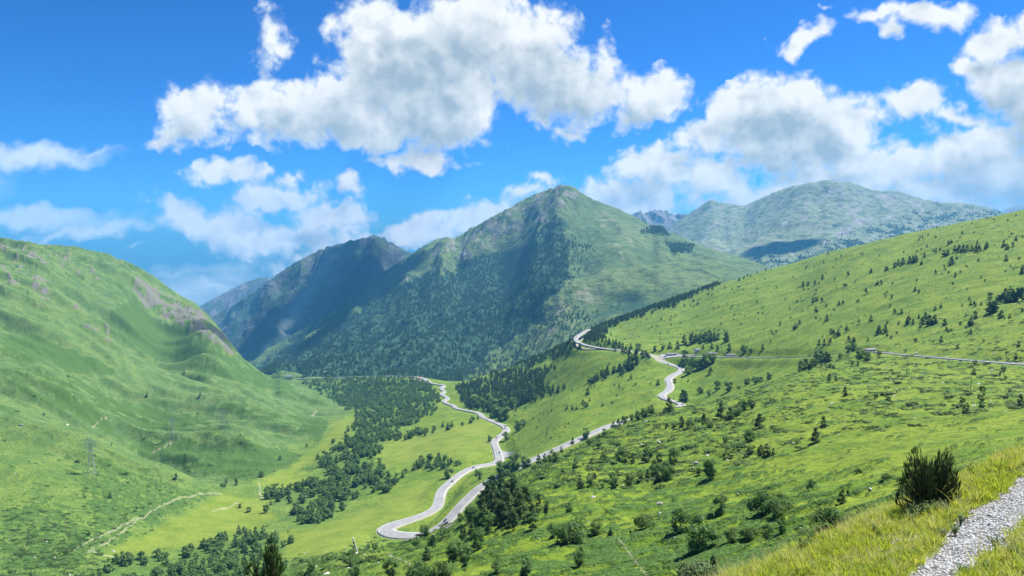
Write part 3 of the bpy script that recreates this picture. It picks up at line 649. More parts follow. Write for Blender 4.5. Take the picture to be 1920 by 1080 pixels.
def v_extra(t, c, sp2, n1, n3):
    c = t.mix(t.ramp(t.m('ADD', sp2.outputs[0], t.m('MULTIPLY', t.m('SUBTRACT', n1, .5), .8)), .3, .7), c, (.30, .29, .24))     # gravel verge
    return t.mix(t.m('MULTIPLY', sp2.outputs[1], .8), c, (.36, .34, .24))
mat_v = ground_mat('hillside_grass', (.098, .172, .015), (.175, .24, .022), (.042, .084, .016), (.19, .19, .155), (.175, .225, .035), .35, None, v_extra)
mat_v2 = mat_v
link('valley', grid_mesh('valley', V.X, V.Y, V.Z, {'mask': st3(V.shrub, V.rock, mead), 'mask2': st3(V.verge * .8, V.path, V.cool)}), mat_v, kind='structure')
def mount(nm, L, m, third):
    link(nm, grid_mesh(nm, L.X, L.Y, L.Z, {'mask': st3(L.shrub, L.rock, third), 'mask2': st3(L.wood, L.wood, L.wood)}), m, kind='structure')
mount('mountain', MA, ground_mat('mountain_turf', (.080, .135, .042), (.13, .18, .058), (.022, .055, .028), (.22, .23, .18), (.26, .25, .17), .028, None), MA.scree)
mount('mountain', MB, ground_mat('shadowed_rock_slope', (.040, .075, .04), (.06, .095, .05), (.02, .045, .026), (.10, .12, .11), (.21, .24, .19), .016, None), MB.scree)  # cloud shadow on this mountain is partly put into its dark colours
mount('mountain', MC, ground_mat('far_rock_slope', (.07, .10, .04), (.09, .11, .05), (.025, .045, .02), (.17, .165, .15), (.26, .25, .22), .014, None), MC.scree)
mount('mountain', MD, ground_mat('alpine_slope', (.165, .205, .11), (.21, .245, .14), (.022, .048, .02), (.28, .27, .25), (.36, .35, .32), .016, None), MD.scree)
mount('mountain', ME_, ground_mat('crag_rock', (.14, .15, .10), (.16, .17, .12), (.08, .09, .07), (.25, .24, .23), (.34, .34, .33), .012, None), ME_.scree)
mount('mountain', MF, ground_mat('distant_ridge', (.11, .13, .09), (.12, .14, .10), (.07, .09, .06), (.2, .2, .19), (.3, .3, .29), .01, None), MF.scree)

# ---- road ribbons with worn asphalt and edge lines
def asphalt():
    m, t, out = new_mat('asphalt')
    at = t.n('ShaderNodeAttribute', attribute_name='mask'); sp = t.n('ShaderNodeSeparateColor'); t.set(sp.inputs[0], at.outputs['Color'])
    geo = t.n('ShaderNodeNewGeometry'); P = geo.outputs['Position']
    n = t.noise(P, .12, 5, .6); x = t.m('ABSOLUTE', t.m('SUBTRACT', sp.outputs[0], .5))
    c = t.mix(t.ramp(n, .3, .7), (.20, .20, .205), (.27, .27, .275))
    c = t.mix(t.m('MULTIPLY', t.ramp(x, .09, .12), t.ramp(x, .26, .20)), c, t.mix(.30, c, (.12, .12, .12)))       # wheel tracks
    c = t.mix(t.m('MULTIPLY', t.ramp(x, .012, .008), .5), c, (.16, .16, .16))
    c = t.mix(t.m('MULTIPLY', t.ramp(x, .437, .441), t.ramp(x, .468, .464)), c, (.6, .6, .59))
    c = t.mix(t.ramp(x, .478, .49), c, (.30, .30, .25))
    b = t.n('ShaderNodeBsdfPrincipled'); t.set(b.inputs['Base Color'], c); b.inputs['Roughness'].default_value = .7
    t.nt.links.new(b.outputs[0], out.inputs[0]); return m
mat_asph = asphalt()
def frame(RW):
    T = np.gradient(RW[:, :2], axis=0); T /= np.linalg.norm(T, axis=1)[:, None] + 1e-9
    return T, np.stack([-T[:, 1], T[:, 0]], 1)
def ribbon(RW, name, off=.0):
    T, Nn = frame(RW); k = np.linspace(-.5, .5, 13)
    X = RW[:, 0:1] + Nn[:, 0:1] * k * RW[:, 3:4]; Y = RW[:, 1:2] + Nn[:, 1:2] * k * RW[:, 3:4]; Z = RW[:, 2:3] + off - .05 * np.abs(k) ** 2 * 4 + 0 * X
    # skirts down into the bed
    X = np.concatenate([X[:, :1], X, X[:, -1:]], 1); Y = np.concatenate([Y[:, :1], Y, Y[:, -1:]], 1); Z = np.concatenate([Z[:, :1] - 2.5, Z, Z[:, -1:] - 2.5], 1)
    kk = np.concatenate([[0], np.linspace(0, 1, 13), [1]])[None] + 0 * X
    return link(name, grid_mesh(name, X, Y, Z, {'mask': st3(kk, kk, kk)}, smooth=False), mat_asph, kind='structure')
ribbon(RW1, 'road'); ribbon(RW2, 'road', .02)

# ---- near bank
def near_mat():
    m, t, out = new_mat('bank_soil')
    geo = t.n('ShaderNodeNewGeometry'); P = geo.outputs['Position']
    at = t.n('ShaderNodeAttribute', attribute_name='mask'); sp = t.n('ShaderNodeSeparateColor'); t.set(sp.inputs[0], at.outputs['Color'])
    n1 = t.noise(P, 3.0, 6, .6); n2 = t.noise(P, 14, 4, .6)
    vo = t.n('ShaderNodeTexVoronoi'); t.set(vo.inputs['Vector'], P); vo.inputs['Scale'].default_value = 13
    vs = t.n('ShaderNodeSeparateColor'); t.set(vs.inputs[0], vo.outputs['Color'])
    g = t.mix(t.ramp(n1, .35, .65), (.14, .19, .03), (.24, .25, .07))
    g = t.mix(t.ramp(n2, .45, .7), g, (.05, .07, .02))
    gr = t.mix(vs.outputs[0], (.30, .30, .30), (.58, .60, .61)); gr = t.mix(t.ramp(vo.outputs['Distance'], .3, .6), gr, (.12, .12, .11))
    c = t.mix(t.m('MULTIPLY', sp.outputs[1], .8), g, (.34, .31, .25))
    c = t.mix(t.ramp(t.m('ADD', sp.outputs[0], t.m('MULTIPLY', t.m('SUBTRACT', n2, .5), .8)), .35, .65), c, gr)
    bmp = t.n('ShaderNodeBump'); t.set(bmp.inputs['Height'], t.m('SUBTRACT', n2, vo.outputs['Distance'])); bmp.inputs['Strength'].default_value = 1; bmp.inputs['Distance'].default_value = .05
    b = t.n('ShaderNodeBsdfPrincipled'); t.set(b.inputs['Base Color'], c); b.inputs['Roughness'].default_value = .95; b.inputs['Specular IOR Level'].default_value = .15
    t.nt.links.new(bmp.outputs[0], b.inputs['Normal']); t.nt.links.new(b.outputs[0], out.inputs[0]); return m
link('ground', grid_mesh('ground', N.X, N.Y, N.Z, {'mask': st3(N.gravel, N.dirt, N.dirt)}), near_mat(), kind='structure')

# ---- air
def haze():
    z0 = min(L.Z.min() for L in LANDS) - 1; z1 = max(L.Z.max() for L in LANDS) + 40
    x0, x1, y0, y1 = -10500, 11500, -60, 13200
    bm_v = [(x, y, z) for x in (x0, x1) for y in (y0, y1) for z in (z0, z1)]
    me = bpy.data.meshes.new('haze'); me.from_pydata(bm_v, [], [(0,1,3,2),(4,6,7,5),(0,4,5,1),(2,3,7,6),(0,2,6,4),(1,5,7,3)]); me.update()
    m = bpy.data.materials.new('air'); m.use_nodes = True; t = NT(m.node_tree); out = t.n('ShaderNodeOutputMaterial')
    v = t.n('ShaderNodeVolumePrincipled'); v.inputs['Color'].default_value = (.15, .52, .98, 1); v.inputs['Density'].default_value = HAZE; v.inputs['Anisotropy'].default_value = .0
    t.nt.links.new(v.outputs[0], out.inputs['Volume'])
    link('haze', me, m, kind='stuff')
HAZE = 5.6e-5
haze()
# ---------------------------------------------------------------- plants
def leaf_mat(name, c1, c2, trans=.25, rough=.7, spots=None):
    m, t, out = new_mat(name)
    oi = t.n('ShaderNodeObjectInfo'); geo = t.n('ShaderNodeNewGeometry')
    at = t.n('ShaderNodeAttribute', attribute_name='tone')
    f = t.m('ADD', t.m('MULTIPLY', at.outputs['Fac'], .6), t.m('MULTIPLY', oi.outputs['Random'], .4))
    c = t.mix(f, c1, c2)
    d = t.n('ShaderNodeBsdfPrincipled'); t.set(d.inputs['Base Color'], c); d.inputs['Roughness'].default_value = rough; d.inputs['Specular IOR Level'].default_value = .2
    tr = t.n('ShaderNodeBsdfTranslucent'); t.set(tr.inputs[0], t.mix(1.0, c, (1.5, 1.5, .6), 'MULTIPLY'))
    mx = t.n('ShaderNodeMixShader'); mx.inputs[0].default_value = trans
    t.nt.links.new(d.outputs[0], mx.inputs[1]); t.nt.links.new(tr.outputs[0], mx.inputs[2]); t.nt.links.new(mx.outputs[0], out.inputs[0])
    return m
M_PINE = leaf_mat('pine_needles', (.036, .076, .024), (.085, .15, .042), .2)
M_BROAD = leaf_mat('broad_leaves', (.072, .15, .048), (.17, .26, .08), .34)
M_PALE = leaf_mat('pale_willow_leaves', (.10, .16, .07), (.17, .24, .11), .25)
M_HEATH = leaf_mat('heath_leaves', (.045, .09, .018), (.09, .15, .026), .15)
M_BARK, _t, _o = new_mat('bark'); _b = _t.n('ShaderNodeBsdfDiffuse'); _b.inputs[0].default_value = (.10, .075, .055, 1); _t.nt.links.new(_b.outputs[0], _o.inputs[0])

def poly_mesh(name, V_, F_, tone=None):
    me = bpy.data.meshes.new(name); me.from_pydata([tuple(v) for v in V_], [], [tuple(f) for f in F_]); me.update()
    if tone is not None:
        a = me.attributes.new('tone', 'FLOAT', 'POINT'); a.data.foreach_set('value', np.asarray(tone, np.float32))
    return me
def crown_mesh(kind, n, size, seed, core=True):
    """unit-high crown of n small leaf or needle clumps through the crown's volume; z from 0 to 1"""
    rg = np.random.default_rng(seed)
    V_, F_, T_ = [], [], []
    lobes = []
    if kind == 'pine':
        nl = 9 + int(rg.integers(4))
        for i in range(nl * 3):
            h = rg.uniform(.04, .93); a = rg.uniform(0, 6.283)
            R_ = .30 * (1 - h) ** .62 * (1 if h > .12 else .82) + .02
            lobes.append((math.cos(a) * R_ * .72, math.sin(a) * R_ * .72, h, (.07 + .10 * (1 - h)) * rg.uniform(.75, 1.25), .09))
        lobes.append((0, 0, .93, .05, .09))
    elif kind == 'spire':
        for i in range(26):
            h = rg.uniform(.03, .95); a = rg.uniform(0, 6.283); R_ = .19 * (1 - h) ** .8 + .01
            lobes.append((math.cos(a) * R_ * .8, math.sin(a) * R_ * .8, h, .04 + .07 * (1 - h), .06))
    elif kind == 'round':
        for i in range(19):
            a = rg.uniform(0, 6.283); e = rg.uniform(-1, 1); rr = math.sqrt(max(0, 1 - e * e * .8)) * .30 * rg.uniform(.55, 1.1) * (1 if e > -.5 else .85)
            lobes.append((math.cos(a) * rr, math.sin(a) * rr, .47 + .36 * e, rg.uniform(.13, .21), rg.uniform(.11, .17)))
    elif kind == 'bush':     # wider than high
        for i in range(16):
            a = rg.uniform(0, 6.283); rr = rg.uniform(.1, .6)
            lobes.append((math.cos(a) * rr, math.sin(a) * rr, .45 - .28 * rr + rg.uniform(-.05, .18), rg.uniform(.20, .32), rg.uniform(.2, .34)))
    elif kind == 'mat':      # low heath mat, unit wide
        for i in range(14):
            a = rg.uniform(0, 6.283); rr = math.sqrt(rg.uniform(0, 1)) * .42
            lobes.append((math.cos(a) * rr, math.sin(a) * rr * .62, .06, rg.uniform(.10, .17), rg.uniform(.07, .13)))
    L_ = np.array(lobes)
    wgt = L_[:, 3] ** 2; wgt /= wgt.sum()
    k = rg.choice(len(L_), n, p=wgt)
    d = rg.normal(size=(n, 3)); d /= np.linalg.norm(d, axis=1)[:, None]
    rr = rg.uniform(.72, 1.08, n)[:, None]
    P = L_[k, :3] + d * rr * np.stack([L_[k, 3], L_[k, 3], L_[k, 4]], 1)
    P[:, 2] = np.maximum(P[:, 2], .01)
    up = np.array([0, 0, 1.0])
    for i in range(n):
        nrm = d[i] + rg.normal(size=3) * .45; nrm /= np.linalg.norm(nrm)
        a = np.cross(nrm, up if abs(nrm[2]) < .9 else np.array([1.0, 0, 0])); a /= np.linalg.norm(a); b = np.cross(nrm, a)
        an = rg.uniform(0, 6.283); a, b = a * math.cos(an) + b * math.sin(an), b * math.cos(an) - a * math.sin(an)
        s = size * rg.uniform(.6, 1.35); o = len(V_)
        V_ += [P[i] - a * s, P[i] - b * s * .55 + nrm * s * .25, P[i] + a * s, P[i] + b * s * .55 + nrm * s * .2]
        F_.append((o, o + 1, o + 2, o + 3))
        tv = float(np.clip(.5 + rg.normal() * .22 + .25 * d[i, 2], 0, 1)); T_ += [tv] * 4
    if core:
        for (x, y, z, rh, rv) in lobes:
            o = len(V_); q = .78
            for (dx, dy, dz) in ((1,0,0),(0,1,0),(-1,0,0),(0,-1,0),(0,0,1),(0,0,-1)):
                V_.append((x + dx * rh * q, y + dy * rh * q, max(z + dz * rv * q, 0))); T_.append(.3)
            for f in ((0,1,4),(1,2,4),(2,3,4),(3,0,4),(1,0,5),(2,1,5),(3,2,5),(0,3,5)): F_.append(tuple(o + j for j in f))
    return poly_mesh('crown', V_, F_, T_)
def trunk_mesh(h=.25, r=.018, seed=0, limbs=5):
    V_, F_ = [], []
    rg = random.Random(seed)
    def tube(p0, p1, r0, r1):
        o = len(V_); p0 = Vector(p0); p1 = Vector(p1); ax = (p1 - p0).normalized()
        a = ax.orthogonal().normalized(); b = ax.cross(a)
        for p, r_ in ((p0, r0), (p1, r1)):
            for i in range(6):
                t = i * math.pi / 3; V_.append(p + (a * math.cos(t) + b * math.sin(t)) * r_)
        for i in range(6): F_.append((o + i, o + (i + 1) % 6, o + 6 + (i + 1) % 6, o + 6 + i))
    tube((0, 0, -.06), (.005, .003, h), r * 1.3, r * .8); tube((.005, .003, h), (0, .01, .75), r * .8, r * .25)
    for i in range(limbs):
        a = rg.uniform(0, 6.28); z = rg.uniform(h * .7, .6); l = .2
        tube((0, 0, z), (math.cos(a) * l, math.sin(a) * l, z + .1), r * .45, r * .12)
    return poly_mesh('trunk', V_, F_)

PROTO = bpy.data.collections.new('plant_kinds')        # sources for the scattered woods, not in the scene itself
def proto_set(name, kinds, mat, n, size, ids):
    c = bpy.data.collections.new(name)
    for i in ids:
        me = crown_mesh(kinds[i % len(kinds)], n, size, 900 + i); me.materials.append(mat)
        c.objects.link(bpy.data.objects.new('%s_%d' % (name, i), me))
    return c
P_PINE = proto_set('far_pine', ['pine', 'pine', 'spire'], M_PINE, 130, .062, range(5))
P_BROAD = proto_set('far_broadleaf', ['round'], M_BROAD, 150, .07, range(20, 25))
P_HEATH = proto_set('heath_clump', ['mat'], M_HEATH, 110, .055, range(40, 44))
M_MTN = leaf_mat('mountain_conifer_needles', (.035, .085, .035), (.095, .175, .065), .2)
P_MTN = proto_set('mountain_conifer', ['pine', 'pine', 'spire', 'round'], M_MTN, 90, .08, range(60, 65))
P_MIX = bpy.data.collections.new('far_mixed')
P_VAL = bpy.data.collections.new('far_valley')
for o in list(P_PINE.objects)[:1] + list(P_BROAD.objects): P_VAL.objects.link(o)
for o in list(P_PINE.objects)[:2] + list(P_BROAD.objects)[:5]: P_MIX.objects.link(o)

def gn_scatter(name, pts, scales, coll, label_props, flat=None):
    """one stuff object: an instance of a random plant of coll on each point"""
    n = len(pts); me = bpy.data.meshes.new(name); me.vertices.add(n); me.vertices.foreach_set('co', np.asarray(pts, np.float32).ravel())
    sc = np.asarray(scales, np.float32)
    if sc.ndim == 1: sc = np.stack([sc, sc, sc], 1)
    a = me.attributes.new('sc', 'FLOAT_VECTOR', 'POINT'); a.data.foreach_set('vector', sc.ravel())
    rg = np.random.default_rng(n)
    rot = np.stack([rg.normal(size=n) * .05, rg.normal(size=n) * .05, (rg.uniform(0, 6.283, n) if flat is None else rg.normal(size=n) * .35 + flat)], 1).astype(np.float32)
    a = me.attributes.new('rt', 'FLOAT_VECTOR', 'POINT'); a.data.foreach_set('vector', rot.ravel())
    a = me.attributes.new('pick', 'INT', 'POINT'); a.data.foreach_set('value', rg.integers(0, len(coll.objects), n).astype(np.int32))
    o = link(name, me, None, **label_props)
    g = bpy.data.node_groups.new(name, 'GeometryNodeTree')
    g.interface.new_socket('Geometry', in_out='INPUT', socket_type='NodeSocketGeometry'); g.interface.new_socket('Geometry', in_out='OUTPUT', socket_type='NodeSocketGeometry')
    gi = g.nodes.new('NodeGroupInput'); go = g.nodes.new('NodeGroupOutput')
    ci = g.nodes.new('GeometryNodeCollectionInfo'); ci.inputs[0].default_value = coll; ci.inputs[1].default_value = True; ci.inputs[2].default_value = True
    iop = g.nodes.new('GeometryNodeInstanceOnPoints'); iop.inputs['Pick Instance'].default_value = True
    def na(nm, ty):
        q = g.nodes.new('GeometryNodeInputNamedAttribute'); q.data_type = ty; q.inputs[0].default_value = nm
        return q.outputs['Attribute']
    L_ = g.links.new
    L_(gi.outputs[0], iop.inputs['Points']); L_(ci.outputs[0], iop.inputs['Instance']); L_(na('pick', 'INT'), iop.inputs['Instance Index'])
    L_(na('sc', 'FLOAT_VECTOR'), iop.inputs['Scale'])
    e2r = g.nodes.new('FunctionNodeEulerToRotation'); L_(na('rt', 'FLOAT_VECTOR'), e2r.inputs[0]); L_(e2r.outputs[0], iop.inputs['Rotation'])
    L_(iop.outputs[0], go.inputs[0])
    md = o.modifiers.new('scatter', 'NODES'); md.node_group = g
    return o
def scatter(L, dens, seed, vis_only=True, pxmax=None):
    """random points on the land, dens = plants per square metre per vertex"""
    rg = np.random.default_rng(seed)
    dY = np.gradient(L.Y, axis=0); dX = L.Y * (L.u[1] - L.u[0])
    ex = dens * np.abs(dY * dX)
    if vis_only: ex = ex * (L.S >= L.cm - .004) * (L.PX > -60) * (L.PX < 1980) * (L.PY < 1110)
    ex[-1] = 0; ex[:, -1] = 0
    k = rg.poisson(ex); j, i = np.nonzero(k); rep = k[j, i]; j = np.repeat(j, rep); i = np.repeat(i, rep)
    fl = L.l[j] + rg.uniform(0, 1, len(j)) * (L.l[1] - L.l[0]); fu = L.u[i] + rg.uniform(0, 1, len(i)) * (L.u[1] - L.u[0])
    y = np.exp(fl); x = fu * y
    return np.stack([x, y, L.z(x, y)], 1), j, i

# woods in the valley and on the right-hand slope
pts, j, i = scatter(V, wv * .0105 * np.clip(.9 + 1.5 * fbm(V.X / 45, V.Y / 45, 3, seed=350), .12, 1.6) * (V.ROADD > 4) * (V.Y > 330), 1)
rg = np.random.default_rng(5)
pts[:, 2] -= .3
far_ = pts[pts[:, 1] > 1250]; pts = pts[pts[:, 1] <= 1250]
P_FARW = proto_set('far_valley_tree', ['round', 'round', 'pine'], leaf_mat('hazed_valley_leaves', (.07, .145, .055), (.17, .27, .10), .3), 120, .08, range(70, 75))  # leaf colour paled to stand in for haze over the far wood
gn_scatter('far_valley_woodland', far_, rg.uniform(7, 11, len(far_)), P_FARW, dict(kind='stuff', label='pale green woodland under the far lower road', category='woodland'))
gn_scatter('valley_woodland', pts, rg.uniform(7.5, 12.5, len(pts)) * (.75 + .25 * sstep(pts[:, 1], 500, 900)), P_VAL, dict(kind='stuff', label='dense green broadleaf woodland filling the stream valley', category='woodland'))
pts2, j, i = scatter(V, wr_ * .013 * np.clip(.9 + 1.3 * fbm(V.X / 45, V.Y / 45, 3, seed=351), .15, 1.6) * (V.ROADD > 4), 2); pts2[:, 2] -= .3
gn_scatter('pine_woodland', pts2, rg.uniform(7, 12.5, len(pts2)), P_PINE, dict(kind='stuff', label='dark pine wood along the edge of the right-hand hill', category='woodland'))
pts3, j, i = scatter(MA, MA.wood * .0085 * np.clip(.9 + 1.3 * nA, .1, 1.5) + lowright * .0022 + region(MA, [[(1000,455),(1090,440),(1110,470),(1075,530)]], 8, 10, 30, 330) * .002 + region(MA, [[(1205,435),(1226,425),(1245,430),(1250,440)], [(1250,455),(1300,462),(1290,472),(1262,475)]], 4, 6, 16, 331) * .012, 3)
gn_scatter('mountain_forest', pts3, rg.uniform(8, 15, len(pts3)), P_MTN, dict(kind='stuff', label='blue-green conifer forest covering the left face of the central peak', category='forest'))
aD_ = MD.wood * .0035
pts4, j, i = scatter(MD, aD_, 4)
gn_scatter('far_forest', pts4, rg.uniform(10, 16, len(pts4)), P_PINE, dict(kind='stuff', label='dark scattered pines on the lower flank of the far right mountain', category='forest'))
# small bushes sown thinly over the open slopes, and heath mats
thin = clear * (1 - mead) * (1 - V.wood)
zr = inpoly(V.PX, V.PY, [(1080,650),(1340,545),(1500,500),(1940,400),(1940,670),(1600,650),(1240,660)], 20)
zl = inpoly(V.PX, V.PY, [(860,760),(1000,700),(1200,690),(1230,750),(1040,820),(960,840),(930,790)], 14)
clump = np.clip(fbm(V.X / 55, V.Y / 55, 3, .6, seed=340) * 2.2, 0, 1.5)
dn = thin * (zr * .0007 * (.25 + 3.2 * clump) + zl * .0006 * (.2 + 3 * clump) + left_m * .00003 + nearm * .0010 * (.2 + 2 * clump)) + V.wood * 0
ptsb, j, i = scatter(V, dn, 6)
gn_scatter('scattered_bushes', ptsb, rg.uniform(2.2, 5.2, len(ptsb)), P_MIX, dict(kind='stuff', label='small dark bushes dotted over the open grass slopes', category='bushes'))
dh = thin * nearm * sstep(V.Y, 90, 150) * (.010 + .060 * V.shrub)
dh = dh + thin * (1 - nearm) * sstep(1400 - V.Y, 0, 500) * .006 * V.shrub
ptsh, j, i = scatter(V, dh, 7)
rh = np.random.default_rng(8); s0 = rh.gamma(4, .7, len(ptsh)) + 1.2
gn_scatter('heath', ptsh, np.stack([s0 * 1.3, s0, s0 * rh.uniform(.45, .9, len(s0))], 1), P_HEATH, dict(kind='stuff', label='low dark heath mats spreading over the grass slope', category='heath'), flat=.0)
print('SCATTER', len(pts), len(pts2), len(pts3), len(pts4), len(ptsb), len(ptsh))

# ---- single trees and bushes: one object each
def find(px, py):
    for L in LANDS:
        h = L.hit(px, py)
        if h is not None: return h
    return None
CR = {}
def crown_pool(kind, mat, n, size, k, base):
    out = []
    for i in range(k):
        c = crown_mesh(kind, n, size, base + i); c.materials.append(mat)
        tr = trunk_mesh(.22 if kind != 'bush' else .12, .022, base + i); tr.materials.append(M_BARK); out.append((c, tr))
    return out
POOL = {'pine': crown_pool('pine', M_PINE, 1100, .026, 5, 1000), 'spire': crown_pool('spire', M_PINE, 900, .022, 2, 1100),
        'round': crown_pool('round', M_BROAD, 1200, .030, 5, 1200), 'bush': crown_pool('bush', M_BROAD, 1200, .05, 3, 1300), 'willow': crown_pool('bush', M_PALE, 1600, .04, 2, 1400)}
NAMES = {'pine': ('pine_tree', 'pine'), 'spire': ('spruce_tree', 'spruce'), 'round': ('broadleaf_tree', 'tree'), 'bush': ('bush', 'bush'), 'willow': ('bush', 'bush')}
def tree_at(kind, px, py, hp, label, group, rg, parts=True):
    p = find(px, py)
    if p is None: return None
    h = hp / F * p.y * 1.15
    nm, cat = NAMES[kind]
    c, tr = rg.choice(POOL[kind])
    w = rg.uniform(.88, 1.22); rz = rg.uniform(0, 6.283)
    if parts:
        e = bpy.data.objects.new(nm, None); COL.objects.link(e); e.location = p - Vector((0, 0, .15)); e.rotation_euler = (0, 0, rz); e.scale = (h * w, h * w, h); e.empty_display_size = .1
        a = bpy.data.objects.new('crown', c); COL.objects.link(a); a.parent = e
        b = bpy.data.objects.new('trunk', tr); COL.objects.link(b); b.parent = e
    else:
        e = bpy.data.objects.new(nm, c); COL.objects.link(e); e.location = p - Vector((0, 0, .15)); e.rotation_euler = (0, 0, rz); e.scale = (h * w, h * w, h)
    e['label'] = label; e['category'] = cat; e['group'] = group
    return e
P_, S_, B_, U_ = 'pine', 'spire', 'round', 'bush'
